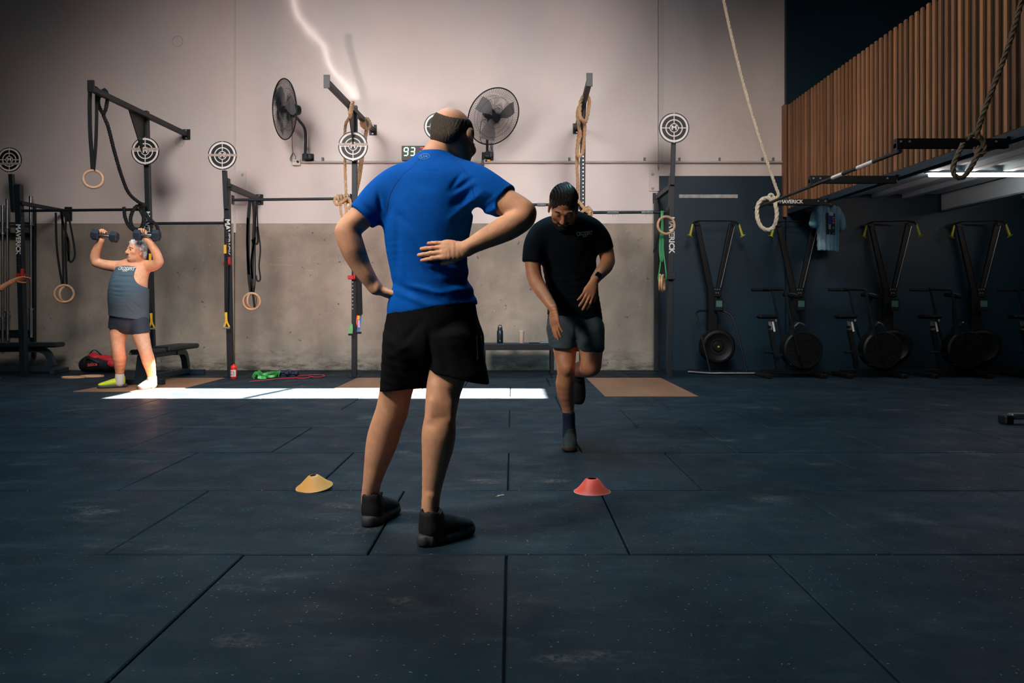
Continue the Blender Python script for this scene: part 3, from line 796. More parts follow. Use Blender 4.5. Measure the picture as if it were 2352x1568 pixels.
# fringe of hair round the bald crown
hs = Shape(); Mn = np.array(Mh)
hs.ell(Wh(0, -.014, .033), (.0815 * HS, .1005 * HS, .088 * HS), Mn, .01)
hs.ell(Wh(0, -.064, -.035), (.066, .042, .055), Mn, .03)
hs.ell(P(1047, 246, 3.22), (.083, .30, .054), None, .014, sub=True)          # bald crown
hs.ell(Wh(0, .100, .03), (.11, .078, .13), Mn, .01, sub=True)                # face side
hs.clip(Wh(0, -.03, -.100), Mh @ Vector((0, .55, -1)), .012)
for q in (-1, 1): hs.ell(Wh(q * .092, .016, -.014), (.030, .030, .046), Mn, .008, sub=True)
hs.disp(lambda x, y, z: (.0020 * np.sin(x * 700 + 3 * np.sin(z * 70)) * np.sin(z * 260 + x * 130 + y * 110)).astype(np.float32))
shape_obj('hair', hs, .0035, M_hair_grey, man)
# jersey
t = Shape()
t.loft([(P(993, 722, 3.15), .192, .128), (P(993, 690, 3.15), .182, .128), (P(990, 655, 3.14), .158, .118), (P(984, 610, 3.14), .158, .115), (P(981, 560, 3.135), .170, .118), (P(983, 510, 3.135), .182, .125), (P(988, 460, 3.14), .186, .126), (P(992, 425, 3.15), .178, .115), (P(998, 390, 3.17), .120, .092), (P(1002, 366, 3.19), .074, .07)], ux, 4, .012)
tl = Shape(); tr = Shape()
tl.limb(PR([(925, 425, 3.165, .082), (897, 440, 3.165, .080), (868, 464, 3.15, .073), (845, 485, 3.14, .064), (828, 500, 3.13, .0555)]), 3, .012)
tr.limb(PR([(1050, 412, 3.13, .082), (1085, 424, 3.10, .084), (1118, 440, 3.07, .076), (1145, 455, 3.055, .068), (1162, 464, 3.04, .0635)]), 3, .012)
# sleeve hems
el = (P(800, 528, 3.11) - P(868, 464, 3.15)); er = (P(1204, 490, 3.01) - P(1118, 440, 3.07))
tl.clip(P(831, 497, 3.13), el, .003); tr.clip(P(1159, 462, 3.04), er, .003); t.merge(tl, .04); t.merge(tr, .04)
# the collar opening and the hem
t.cone(P(1012, 352, 3.20), P(1040, 318, 3.24), .066, .09, .006, sub=True)
hem_n = Vector((.16, -.10, -1)).normalized()
t.clip(P(994, 708, 3.15) + Vector((0, 0, -.012)), hem_n, .004)
FOLDS = [(1090, 430, 1040, 470, 7, .007), (1110, 440, 1035, 500, 7, -.006), (1130, 452, 1050, 510, 6, .006), (1085, 410, 1040, 440, 6, .006), (1150, 455, 1090, 490, 6, .005), (1160, 470, 1110, 492, 5, -.004),
         (1064, 395, 1030, 440, 6, .004), (905, 480, 940, 520, 10, .004), (880, 470, 895, 640, 9, -.003), (912, 500, 915, 640, 7, .004), (925, 620, 940, 700, 9, .004),
         (908, 650, 1000, 690, 9, .006), (930, 655, 1010, 672, 7, -.006), (905, 668, 985, 702, 7, -.004), (1010, 655, 1085, 640, 9, .006), (1000, 672, 1090, 662, 8, -.005), (1040, 690, 1092, 676, 7, .005),
         (950, 560, 1000, 640, 14, .004), (1075, 520, 1060, 590, 7, .004), (1015, 610, 1075, 622, 9, -.005), (940, 420, 1010, 425, 16, .0035), (835, 470, 870, 500, 6, .004), (850, 455, 880, 490, 6, -.003), (868, 440, 876, 485, 5, .005)]
t.disp(creases(FOLDS, 1.6)); t.disp(ripple(.0014, 20, 8, 17))
tee = shape_obj('t_shirt', t, .0052, M_blue, man)
# seams across the shoulders and the printed mark at the nape
project_text('UA', .018, tee, 975, 360, 3.1, tee, M_dimprint, rot=R(4), name='printed_mark', xs=1.3)
rgm = MB()
pts = [P(975 + 12.5 * math.cos(a), 360 + 7.5 * math.sin(a), 3.1) for a in [2 * PI * i / 40 for i in range(40)]]
bv = BVHTree.FromPolygons([tuple(v.co + Vector(man.location)) for v in tee.data.vertices], [tuple(p.vertices) for p in tee.data.polygons])
def on_surface(bvh, p, lift=.001):
    hit, n_, _, _ = bvh.ray_cast(Vector((p.x, p.y - 1, p.z)), Vector((0, 1, 0)));
    return (hit - Vector((0, lift, 0))) if hit is not None else p
rgm.tube([on_surface(bv, q) for q in pts], .0011, 5, closed=True); o = rgm.build('printed_ring', M_dimprint, None); o.data.transform(Matrix.Translation(-Vector(man.location))); o.parent = tee
for line in ([(958, 352), (945, 372), (915, 400), (890, 440), (880, 480)], [(1030, 352), (1060, 380), (1082, 420), (1092, 470)], [(893, 714), (930, 717), (1000, 705), (1050, 692), (1094, 676)]):
    sm = MB(); q = spline([P(x, y, 3.0) for x, y in line], 8); q = [on_surface(bv, v, .0) for v in q]
    q = [v for v in q if v.y > 2.9 and v.y < 3.4 and (bv.ray_cast(Vector((v.x, v.y - 1, v.z)), Vector((0, 1, 0)))[0] is not None)]
    if len(q) < 4: continue
    sm.tube(q, .0012, 5)
    o = sm.build('seam', mat('blue_thread', (4, 58, 132), .7), None); o.data.transform(Matrix.Translation(-Vector(man.location))); o.parent = tee
# shorts
s_ = Shape()
s_.loft([(P(992, 690, 3.15), .178, .125), (P(993, 720, 3.155), .186, .132), (P(993, 765, 3.16), .205, .142), (P(996, 800, 3.16), .205, .14)], ux, 3, .015)
sl_ = Shape(); sr_ = Shape()
sl_.loft([(P(945, 780, 3.17), .115, .135), (P(936, 840, 3.20), .106, .122), (P(931, 893, 3.23), .100, .115), (P(930, 915, 3.23), .100, .112)], ux, 3, .01)
sr_.loft([(P(1043, 780, 3.13), .118, .135), (P(1047, 830, 3.12), .118, .125), (P(1052, 866, 3.11), .121, .118), (P(1055, 895, 3.11), .122, .115)], ux, 3, .01)
sl_.clip(P(931, 893, 3.23), (.07, -.05, -1), .003); sr_.clip(P(1052, 867, 3.11), (-.22, -.05, -1), .003)
s_.merge(sl_, .02); s_.merge(sr_, .02)
s_.clip(P(992, 690, 3.15), (0, 0, 1), .003)
s_.disp(creases([(890, 780, 915, 860, 8, .008), (905, 740, 925, 800, 8, -.006), (925, 790, 965, 740, 9, .006), (895, 820, 940, 790, 8, -.005), (985, 760, 990, 870, 7, .012), (1000, 760, 1060, 730, 10, .005), (1040, 780, 1075, 840, 9, .006), (1085, 740, 1100, 840, 7, .005), (915, 850, 935, 890, 7, .005), (1015, 800, 1030, 860, 9, .006)], 1.0)); s_.disp(ripple(.0022, 22, 10, 14, 2.0))
sh_o = shape_obj('shorts', s_, .006, M_black_cloth, man)
bvs = BVHTree.FromPolygons([tuple(v.co + Vector(man.location)) for v in sh_o.data.vertices], [tuple(p.vertices) for p in sh_o.data.polygons])
for dx in (0, 9):
    mbs = MB()
    q = [on_surface(bvs, P(1093 + dx * .95 + (y - 772) * .03 + (dx / 9) * (y - 772) * .10, y, 3.0), .002) for y in range(772, 830, 4)]
    strap(mbs, q, .008, .0015, (1, 0, 0), 2)
    o = mbs.build('side_stripe', M_dimprint, None); o.data.transform(Matrix.Translation(-Vector(man.location))); o.parent = sh_o; o['label'] = 'pale reflective stripe at the right hem'
shoe(man, G(843, 1211), R(74), (M_shoe_blk, M_sole_blk, M_lace), s=1.12, L=.285)
shoe(man, G(966, 1256) , R(47), (M_shoe_blk, M_sole_blk, M_lace), s=1.12, L=.29)
# ---- running man in the dark t-shirt, head bowed, on one foot
run = thing('person', 'bearded man in black t-shirt and grey shorts running towards the camera, head bowed', 'person', (.37, 5.05, 0))
RX = Vector((1, 0.05, 0)).normalized()
b = Shape()
b.loft([(P(1322, 790, 5.12), .12, .10), (P(1321, 745, 5.12), .155, .11), (P(1317, 700, 5.10), .150, .105), (P(1310, 640, 5.05), .145, .098), (P(1305, 580, 5.0), .165, .108), (P(1304, 540, 4.96), .170, .108), (P(1303, 512, 4.93), .120, .08)], RX, 3, .02)
b.limb(PR([(1303, 515, 4.93, .07), (1300, 502, 4.88, .060), (1297, 490, 4.83, .060)]), 3, .02, .03)
# his right arm (left in the picture)
b.limb(PR([(1246, 538, 4.94, .058), (1228, 560, 4.93, .054), (1224, 600, 4.92, .050), (1226, 630, 4.90, .045)]), 3, .01, .03)
b.limb(PR([(1226, 630, 4.90, .044), (1232, 648, 4.86, .046), (1246, 672, 4.80, .040), (1260, 692, 4.75, .032), (1269, 706, 4.72, .0275)]), 3, .008, .02)
hand(b, P(1271, 708, 4.71), (.12, -.22, -1), (-.82, -.55, .1), -1, (.12, .1, .12, .16), .05, 1.0, .15, .75)
# his left arm
b.limb(PR([(1360, 530, 4.95, .058), (1380, 550, 4.97, .054), (1392, 578, 5.0, .048), (1396, 600, 4.98, .043)]), 3, .01, .03)
b.limb(PR([(1396, 600, 4.98, .042), (1391, 612, 4.92, .044), (1380, 625, 4.84, .038), (1370, 637, 4.78, .030), (1366, 643, 4.76, .027)]), 3, .008, .02)
hand(b, P(1364, 647, 4.745), (-.42, -.35, -.9), (.25, -1, .25), 1, (.35, .3, .3, .35), .10, 1.0, .2, .6)
# standing leg
b.limb(PR([(1290, 745, 5.12, .095), (1296, 790, 5.08, .080), (1299, 820, 5.05, .066), (1300, 842, 5.02, .058), (1300, 862, 5.03, .055), (1298, 880, 5.05, .060), (1300, 905, 5.08, .055), (1304, 930, 5.11, .042), (1306, 955, 5.13, .035), (1307, 985, 5.14, .036), (1308, 1005, 5.13, .038)]), 2, .01, .03)
b.ell(P(1303, 846, 4.965), (.030, .022, .036), None, .03)
# raised leg: knee forward, shank folded back
b.limb(PR([(1350, 745, 5.12, .095), (1357, 790, 5.02, .080), (1358, 825, 4.96, .066), (1357, 842, 4.95, .058)]), 3, .01, .03)
b.limb(PR([(1357, 842, 4.96, .056), (1350, 846, 5.04, .056), (1341, 846, 5.14, .058), (1333, 848, 5.26, .050), (1328, 853, 5.38, .038), (1326, 862, 5.42, .034)]), 3, .01, .03)
hc = P(1294, 474, 4.80); hf = Vector((-.04, -.62, -.62)); hup = Vector((.02, -.62, .62))
Wh, Mh = head(b, hc, hf, hup, 1.10)
fx = [box_around(hc, .15), box_around(P(1285, 738, 4.68), (.08, .1, .12)), box_around(P(1352, 675, 4.72), (.09, .1, .11))]
shape_obj('body', b, .008, M_skin2, run, fine=[(q[0], q[1], .0035) for q in fx])
Mn = np.array(Mh)
hs = Shape()
hs.ell(Wh(0, -.016, .038), (.0905, .113, .099), Mn, .01)
hs.ell(Wh(-.01, -.100, .072), (.030, .026, .026), Mn, .006)            # tied knot
hs.ell(Wh(0, .098, -.005), (.085, .045, .085), Mn, .016, sub=True)
hs.clip(Wh(0, -.02, -.07), Mh @ Vector((0, .2, -1)), .01)
for q in (-1, 1): hs.ell(Wh(q * .088, .018, -.012), (.026, .026, .040), Mn, .006, sub=True)
hs.disp(lambda x, y, z: (.0016 * np.sin(x * 330 + 4 * np.sin(z * 30)) + .001 * np.sin(x * 610 + z * 40)).astype(np.float32))
shape_obj('hair', hs, .004, M_hair_dark, run)
sb_ = MB(); rh = random.Random(11)
for i in range(120):
    a = (i + rh.random()) / 120 * 2 - 1; ang0 = a * 1.75; pts = []
    y1, z1 = -.098, .078
    st = Vector((math.sin(ang0) * .092, math.cos(ang0) * .112 - .016 - .018, .030 + .062 * math.cos(ang0 * .8)))
    for j in range(9):
        f = j / 8; q = st.lerp(Vector((-.01 + rh.uniform(-.012, .012), y1, z1)), f); q.z += .05 * math.sin(PI * f) * (1 - abs(a) * .5)
        c0 = Vector((0, -.016, .038)); v = q - c0; k = math.sqrt((v.x / .0905) ** 2 + (v.y / .113) ** 2 + (v.z / .099) ** 2); q = c0 + v / k * (1.006 + rh.uniform(0, .014)) if f < .96 else q
        pts.append(Wh(q.x / 1.1 * 1.0, q.y / 1.1, q.z / 1.1))
    sb_.tube(pts, [.0022] + [.0030] * 7 + [.002], 4)
o = sb_.build('hair_strands', mat('hair_dark_gloss', (46, 38, 32), .38), run, smooth=True); o['kind'] = 'stuff'
bs = Shape()
bs.ell(Wh(0, .034, -.080), (.063, .068, .051), Mn, .01)
bs.ell(Wh(0, .064, -.100), (.033, .034, .026), Mn, .02)
bs.cone(Wh(-.03, .086, -.052), Wh(0, .100, -.047), .007, .008, .008); bs.cone(Wh(.03, .086, -.052), Wh(0, .100, -.047), .007, .008, .008)
bs.ell(Wh(0, .098, -.064), (.019, .014, .007), Mn, .004, sub=True)
bs.clip(Wh(0, .0, -.047), Mh @ Vector((0, -.5, 1)), .008)
bs.disp(lambda x, y, z: (.0012 * np.sin(x * 500) * np.sin(z * 400)).astype(np.float32))
shape_obj('beard', bs, .0035, M_hair_dark, run)
eb = MB()
for q in (-1, 1):
    eb = MB(); eb.tube([Wh(q * .014, .094, .024), Wh(q * .032, .094, .030), Wh(q * .050, .080, .024)], [.003, .004, .0025], 6); eb.build('eyebrow', M_hair_dark, run)
# t-shirt
t = Shape()
t.loft([(P(1320, 745, 5.10), .186, .128), (P(1319, 715, 5.10), .178, .124), (P(1314, 660, 5.06), .168, .116), (P(1307, 600, 5.01), .176, .120), (P(1304, 560, 4.97), .186, .122), (P(1304, 530, 4.945), .182, .110), (P(1304, 510, 4.92), .135, .092), (P(1302, 500, 4.90), .078, .074)], RX, 4, .012)
tl = Shape(); tr = Shape()
tl.limb(PR([(1262, 528, 4.94, .076), (1244, 538, 4.94, .075), (1230, 560, 4.93, .071), (1225, 590, 4.92, .066), (1224, 610, 4.92, .065)]), 3, .012)
tr.limb(PR([(1345, 522, 4.94, .076), (1362, 532, 4.95, .074), (1378, 550, 4.97, .068), (1387, 572, 5.0, .061), (1393, 590, 5.0, .059)]), 3, .012)
tl.clip(P(1225, 602, 4.92), P(1224, 620, 4.92) - P(1228, 570, 4.93), .003); tr.clip(P(1388, 576, 4.99), P(1394, 592, 4.99) - P(1380, 555, 4.97), .003)
t.merge(tl, .04); t.merge(tr, .04)
t.cone(P(1300, 500, 4.86), P(1297, 470, 4.78), .064, .09, .006, sub=True)
t.clip(P(1319, 728, 5.1), (-.10, -.03, -1), .003)
t.disp(creases([(1260, 640, 1262, 720, 6, .005), (1255, 570, 1275, 620, 6, .005), (1350, 560, 1335, 610, 6, .005), (1290, 600, 1330, 700, 9, .004), (1340, 640, 1350, 720, 7, .005), (1300, 700, 1360, 690, 6, .004), (1240, 560, 1250, 590, 5, .004)], 1.0)); t.disp(ripple(.0015, 17, 8, 11, 1))
tee2 = shape_obj('t_shirt', t, .0065, M_dark_tee, run)
project_text('CROSSFIT', .034, tee2, 1341, 538, 4.9, tee2, M_print, rot=R(-6), name='lettering', xs=.72, bold=.0006)
project_text('GEAR', .016, tee2, 1342, 544.5, 4.9, tee2, M_print, rot=R(-6), name='lettering', xs=.8)
s_ = Shape(); sl_ = Shape(); sr_ = Shape()
s_.loft([(P(1320, 700, 5.1), .160, .11), (P(1320, 725, 5.11), .176, .125), (P(1321, 752, 5.12), .186, .135), (P(1322, 768, 5.12), .17, .13)], RX, 3, .015)
sl_.loft([(P(1292, 755, 5.11), .105, .125), (P(1293, 780, 5.08), .094, .11), (P(1294, 810, 5.06), .086, .105)], RX, 3, .01)
sr_.loft([(P(1352, 755, 5.10), .105, .125), (P(1356, 780, 5.04), .092, .112), (P(1358, 812, 4.99), .083, .105)], RX, 3, .01)
sl_.clip(P(1293, 796, 5.06), (.05, .1, -1), .003); sr_.clip(P(1358, 800, 5.0), (-.06, .3, -1), .003)
s_.merge(sl_, .015); s_.merge(sr_, .015); s_.clip(P(1320, 702, 5.1), (0, 0, 1), .003)
s_.disp(creases([(1340, 730, 1370, 745, 4, .005), (1335, 750, 1375, 760, 4, -.005), (1335, 765, 1378, 775, 4, .005), (1322, 745, 1323, 790, 5, .012), (1268, 740, 1275, 790, 4, .005), (1290, 760, 1300, 790, 5, .004)], 1.0)); s_.disp(ripple(.002, 24, 9, 18, 2))
shape_obj('shorts', s_, .0065, M_grey_short, run)
so = Shape(); so.limb(PR([(1306, 947, 5.12, .041), (1306.5, 965, 5.135, .040), (1307, 990, 5.14, .042), (1308, 1005, 5.13, .044)]), 3, .008); so.clip(P(1306, 946, 5.12), (0, 0, 1), .002)
shape_obj('sock', so, .006, mat('navy_sock', (18, 34, 62), .85), run)
so = Shape(); so.limb(PR([(1330, 850, 5.36, .044), (1327.5, 857, 5.41, .040), (1326, 864, 5.42, .040)]), 2, .008)
shape_obj('sock', so, .006, mat('navy_sock', (18, 34, 62), .85), run)
M_runshoe = mat('shoe_charcoal', (38, 46, 50), .75, bump=.3, bscale=300); M_runsole = mat('sole_tan', (58, 48, 40), .6)
g = G(1310, 1012); heel = Vector((.40, 5.19, 0))
shoe(run, heel, R(-97), (M_runshoe, M_runsole, M_lace), L=.29)
# hanging foot: toe down, sole to the back
T = Matrix.Translation(P(1331, 848, 5.47)) @ Matrix(((0, 1, 0, 0), (.10, 0, .995, 0), (-.995, 0, .10, 0), (0, 0, 0, 1))) 
T = Matrix.Translation(P(1328, 846, 5.50)) @ Matrix((Vector((0, -.12, -1)).normalized(), Vector((-1, 0, 0)), Vector((0, -1, .12)).normalized())).transposed().to_4x4()
shoe(run, None, 0, (M_shoe_blk, M_shoe_blk, M_lace), L=.27, M=T)
# watch on his left wrist
wb = MB(); wc = P(1371, 636, 4.785); wd = (P(1366, 643, 4.76) - P(1380, 625, 4.84)).normalized()
wb.lathe(wc - wd * .011, wd, [(.0315, 0), (.0325, .002), (.0325, .020), (.0315, .022)], 24)
watch = wb.build('wrist_watch', mat('watch_rubber', (12, 14, 18), .5), run, smooth=True)
M_ = frame(Vector((.15, -1, .35)), wd); cc = wc + M_ @ Vector((0, .035, 0))
o = MB().box(cc, (.034, .010, .038), M_.to_4x4(), .004).build('watch_face', mat('watch_glass', (18, 22, 30), .15, coat=.5), None); o.data.transform(Matrix.Translation(-Vector(run.location))); o.parent = watch

# ---- older man pressing two dumbbells at the left
old = thing('person', 'grey-haired man in slate tank top and tight shorts raising two dumbbells', 'person', (-4.42, 8.66, 0))
LX = Vector((.98, .20, 0)).normalized()
d0 = 8.72
b = Shape()
b.loft([(P(296, 752, d0), .12, .09), (P(296, 735, d0), .155, .105), (P(296, 714, d0 - .01), .160, .112), (P(296, 694, d0 - .03), .175, .140), (P(296, 665, d0 - .06), .190, .158), (P(300, 635, d0 - .02), .182, .135), (P(306, 615, d0 + .02), .175, .110), (P(309, 604, d0 + .04), .12, .085)], LX, 3, .02)
b.limb(PR([(310, 607, d0 + .04, .078), (312, 598, d0 + .01, .070), (314, 588, d0, .066)]), 3, .02, .03)
# his right arm (left in the picture)
b.limb(PR([(281, 612, d0 + .03, .068), (262, 611, d0, .060), (240, 608, d0 - .03, .055), (222, 603, d0 - .05, .050)]), 3, .01, .03)
b.limb(PR([(220, 602, d0 - .05, .046), (218, 590, d0 - .06, .050), (222, 574, d0 - .08, .045), (229, 559, d0 - .10, .035), (233, 552, d0 - .11, .032)]), 3, .008, .02)
hand(b, P(234, 550, d0 - .11), (.22, -.05, 1), (-.1, .95, .1), 1, (1.3, 1.25, 1.2, 1.15), .03, 1.02, .9, .5)
# his left arm
b.limb(PR([(333, 611, d0 + .05, .070), (346, 611, d0 + .02, .064), (358, 607, d0 - .01, .056), (364, 601, d0 - .03, .052)]), 3, .01, .03)
b.limb(PR([(365, 600, d0 - .03, .048), (361, 588, d0 - .05, .050), (354, 572, d0 - .07, .045), (343, 556, d0 - .09, .036), (336, 549, d0 - .10, .032)]), 3, .008, .02)
hand(b, P(334, 548, d0 - .10), (-.30, -.05, 1), (.1, .95, .1), -1, (1.3, 1.25, 1.2, 1.15), .03, 1.02, .9, .5)
# legs
b.limb(PR([(276, 735, d0, .105), (272, 768, d0 - .02, .090), (271, 790, d0 - .04, .072), (272, 803, d0 - .05, .068), (274, 822, d0 - .03, .070), (275, 842, d0, .054), (275, 860, d0 + .02, .042), (275, 878, d0 + .02, .042)]), 2, .01, .03)
b.limb(PR([(316, 735, d0, .105), (324, 770, d0 - .04, .088), (331, 795, d0 - .08, .072), (335, 808, d0 - .10, .066), (341, 828, d0 - .10, .068), (346, 848, d0 - .08, .053), (349, 866, d0 - .06, .042), (350, 880, d0 - .06, .042)]), 2, .01, .03)
hc = P(313, 577, d0 - .02); hf = Vector((-.50, -.86, .10)); hup = Vector((.05, .05, 1))
Wh, Mh = head(b, hc, hf, hup, 1.05)
fx = [box_around(hc, .16), box_around(P(238, 541, d0 - .11), (.10, .10, .12)), box_around(P(329, 539, d0 - .10), (.10, .10, .12))]
shape_obj('body', b, .0095, M_skin3, old, fine=[(q[0], q[1], .005) for q in fx])
Mn = np.array(Mh)
hs = Shape()
hs.ell(Wh(0, -.020, .046), (.088, .104, .094), Mn, .01)
hs.ell(Wh(0, -.07, -.03), (.07, .045, .06), Mn, .03)
hs.ell(Wh(0, .108, -.045), (.084, .060, .096), Mn, .02, sub=True)
for q in (-1, 1): hs.ell(Wh(q * .088, .015, -.016), (.026, .024, .036), Mn, .006, sub=True)
hs.clip(Wh(0, -.02, -.085), Mh @ Vector((0, .3, -1)), .01)
rr = random.Random(4)
for i in range(110):
    a = rr.uniform(0, 2 * PI); e = rr.uniform(-.35, 1.5); v = Vector((math.cos(a) * math.cos(e), math.sin(a) * math.cos(e), math.sin(e)))
    if v.y > .35 and v.z < .45: continue
    hs.ell(Wh(v.x * .093, -.020 + v.y * .108, .040 + v.z * .098), [rr.uniform(.009, .016)] * 3, None, .008)
shape_obj('hair', hs, .005, M_hair_white, old)
for q in (-1, 1):
    MB().tube([Wh(q * .014, .096, .024), Wh(q * .032, .097, .029), Wh(q * .050, .082, .023)], [.0035, .0045, .003], 6).build('eyebrow', mat('brow_grey', (120, 105, 96), .8), old)
    e = MB(); e.lathe(Wh(q * .031, .0795, .004) , Mh @ Vector((0, 1, 0)), [(.0115, .003), (.010, .009), (.006, .0125), (0, .0138)], 14); e.build('eye', M_eye, old, smooth=True)
MB().tube([Wh(-.023, .100, -.0625), Wh(0, .1065, -.0615), Wh(.023, .100, -.0625)], [.001, .0028, .001], 6).build('mouth', mat('lip_dark', (110, 52, 46), .6), old)
# tank top
t = Shape()
t.loft([(P(296, 750, d0), .212, .148), (P(296, 712, d0 - .02), .210, .160), (P(295, 685, d0 - .05), .212, .178), (P(296, 660, d0 - .06), .208, .178), (P(300, 636, d0 - .02), .196, .150), (P(304, 620, d0 + .02), .175, .122), (P(307, 608, d0 + .04), .120, .095), (P(309, 602, d0 + .04), .085, .082)], LX, 4, .012)
# arm holes
t.ell(P(259, 612, d0 + .05), (.105, .30, .15), None, .008, sub=True)
t.ell(P(345, 632, d0 + .05), (.118, .30, .155), None, .008, sub=True); t.ell(P(345, 606, d0 + .05), (.105, .30, .12), None, .008, sub=True)
t.cone(P(312, 600, d0 - .02), P(314, 580, d0 - .02), .078, .09, .006, sub=True)
t.clip(P(297, 729, d0), (-.14, 0, -1), .003)
t.disp(creases([(268, 634, 310, 636, 2.2, .008), (275, 630, 305, 632, 2, -.006), (262, 660, 280, 662, 2, .006), (262, 670, 282, 672, 2, .006), (262, 680, 280, 681, 2, .005), (300, 690, 330, 715, 3, .005), (290, 700, 315, 720, 2.5, -.005)], 1.0))
tk = shape_obj('tank_top', t, .008, M_slate_tank, old)
project_text('CROSSFIT', .055, tk, 303, 618, d0, tk, M_print, rot=R(3), xs=.75, bold=.001)
project_text('GEAR', .028, tk, 303, 623, d0, tk, M_print, rot=R(3), xs=.8)
s_ = Shape(); sl_ = Shape(); sr_ = Shape()
s_.loft([(P(296, 708, d0), .188, .145), (P(296, 725, d0), .190, .140), (P(296, 745, d0), .180, .132), (P(297, 757, d0), .13, .11)], LX, 3, .015)
sl_.limb(PR([(276, 730, d0, .114), (273, 752, d0 - .01, .107), (271, 775, d0 - .03, .092)]), 3, .01)
sr_.limb(PR([(316, 730, d0, .114), (321, 752, d0 - .02, .103), (327, 778, d0 - .05, .088)]), 3, .01)
sl_.clip(P(273, 754, d0), (-.05, 0, -1), .003); sr_.clip(P(324, 766, d0 - .03), (.15, 0, -1), .003)
s_.merge(sl_, .02); s_.merge(sr_, .02); s_.clip(P(296, 709, d0), (0, 0, 1), .003); s_.disp(ripple(.0018, 30, 8, 26))
shape_obj('shorts', s_, .008, M_navy_short, old)
for rows, top in (([(275, 858, d0 + .02, .047), (275, 880, d0 + .02, .049)], (275, 858)), ([(349, 861, d0 - .06, .047), (350, 882, d0 - .06, .049)], (349, 862))):
    so = Shape(); so.limb(PR(rows), 3, .008); so.clip(P(top[0], top[1], d0), (0, 0, 1), .002); shape_obj('sock', so, .008, mat('white_sock', (214, 210, 206), .9), old)
M_yshoe = mat('shoe_lime', (196, 214, 40), .6, bump=.2, bscale=200); M_ysole = mat('sole_grey', (60, 62, 66), .6); M_tl = mat('lace_teal', (40, 60, 60), .7)
shoe(old, Vector((P(282, 890, 8.76).x + .03, 8.78, 0)), R(-152), (M_yshoe, M_ysole, M_tl), L=.31, s=1.1)
shoe(old, Vector((P(352, 890, 8.74).x, 8.76, 0)), R(-97), (mat('shoe_pale', (214, 216, 190), .6), M_ysole, M_tl), L=.30, s=1.1)
# dumbbells in his hands
def dumbbell(label, c, ax, Lh, r, m, mh, group, hexs=6, grip=.06):
    ax = Vector(ax).normalized(); c = Vector(c)
    t = thing('dumbbell', label, 'dumbbell', c, 0, group)
    MB().lathe(c - ax * grip, ax, [(0, 0), (.012, 0), (.016, .04), (.0165, grip), (.016, 2 * grip - .04), (.012, 2 * grip), (0, 2 * grip)], 12).build('handle', mh, t, smooth=True)
    for s in (-1, 1):
        MB().lathe(c + ax * s * grip, ax * s, [(0, 0), (r * .86, 0), (r, r * .14), (r, Lh - r * .14), (r * .86, Lh), (0, Lh)], hexs).build('weight', m, t)
    return t
M_dumb = mat('hex_rubber', (26, 40, 54), .6); M_chrome = mat('chrome', (170, 176, 180), .3, metal=1.0)
dumbbell('dark dumbbell clear of the rig post, held in the grey-haired man\'s raised right hand', P(241, 541.5, d0 - .145), (1, .12, -.12), .078, .062, M_dumb, M_chrome, None)
dumbbell('dark dumbbell in front of the rack post, in the left hand of the grey-haired man', P(338, 540, d0 - .14), (1, .12, .0), .078, .062, M_dumb, M_chrome, None)

# ---- person mostly outside the frame, reaching in from the left edge
far = thing('person', 'forearm and open hand of a person reaching in at the left edge', 'person', (-7.2, 9.3, 0))
d1 = 9.2
b = Shape()
b.loft([(P(-150, 770, d1), .14, .10), (P(-150, 730, d1), .165, .115), (P(-150, 690, d1), .145, .10), (P(-150, 640, d1), .165, .11), (P(-150, 610, d1), .165, .10), (P(-150, 597, d1), .10, .075)], (1, 0, 0), 3, .02)
b.limb(PR([(-150, 600, d1, .065), (-150, 588, d1, .058)]), 2, .02, .03)
b.limb(PR([(-122, 612, d1, .06), (-95, 632, d1, .052), (-62, 655, d1, .045)]), 3, .01, .03); b.limb(PR([(-62, 655, d1, .042), (-40, 664, d1, .044), (-5, 664, d1, .037), (18, 652, d1, .030), (30, 645, d1, .027)]), 3, .01, .02)
b.limb(PR([(-178, 612, d1, .06), (-190, 650, d1, .045), (-188, 690, d1, .04), (-180, 715, d1, .028)]), 3, .01, .03)
hand(b, P(32, 644, d1), (1, .1, .28), (-.2, .5, .9), 1, (.1, .12, .14, .16), .08, 1.0, .1, .6); hand(b, P(-180, 716, d1), (0, 0, -1), (-1, 0, 0), 1)
for q in (-1, 1): b.limb(PR([(-150 + q * 18, 740, d1, .10), (-150 + q * 19, 790, d1, .075), (-150 + q * 20, 815, d1, .058), (-150 + q * 20, 845, d1, .05), (-150 + q * 20, 865, d1, .036), (-150 + q * 20, 874, d1, .036)]), 2, .01, .03)
Wh, Mh = head(b, P(-150, 565, d1), (1, -.2, 0), (0, 0, 1))
q = box_around(P(45, 640, d1), (.13, .1, .09)); shape_obj('body', b, .011, M_skin2, far, fine=[(q[0], q[1], .005)])
hs = Shape(); hs.ell(Wh(0, -.018, .040), (.084, .104, .092), np.array(Mh), .01); hs.ell(Wh(0, .1, -.02), (.085, .05, .085), np.array(Mh), .01, sub=True); hs.clip(Wh(0, 0, -.06), (0, 0, -1)); shape_obj('hair', hs, .009, M_hair_dark, far)
t = Shape(); t.loft([(P(-150, 735, d1), .185, .13), (P(-150, 690, d1), .165, .118), (P(-150, 640, d1), .182, .125), (P(-150, 608, d1), .170, .105), (P(-150, 596, d1), .08, .08)], (1, 0, 0), 3, .01)
t.limb(PR([(-130, 608, d1, .075), (-100, 630, d1, .062)]), 2, .01, .03); t.limb(PR([(-172, 608, d1, .075), (-187, 640, d1, .062)]), 2, .01, .03); t.clip(P(-150, 735, d1), (0, 0, -1)); shape_obj('t_shirt', t, .011, M_dark_tee, far)
s_ = Shape(); s_.loft([(P(-150, 722, d1), .178, .13), (P(-150, 745, d1), .185, .135)], (1, 0, 0), 2, .01)
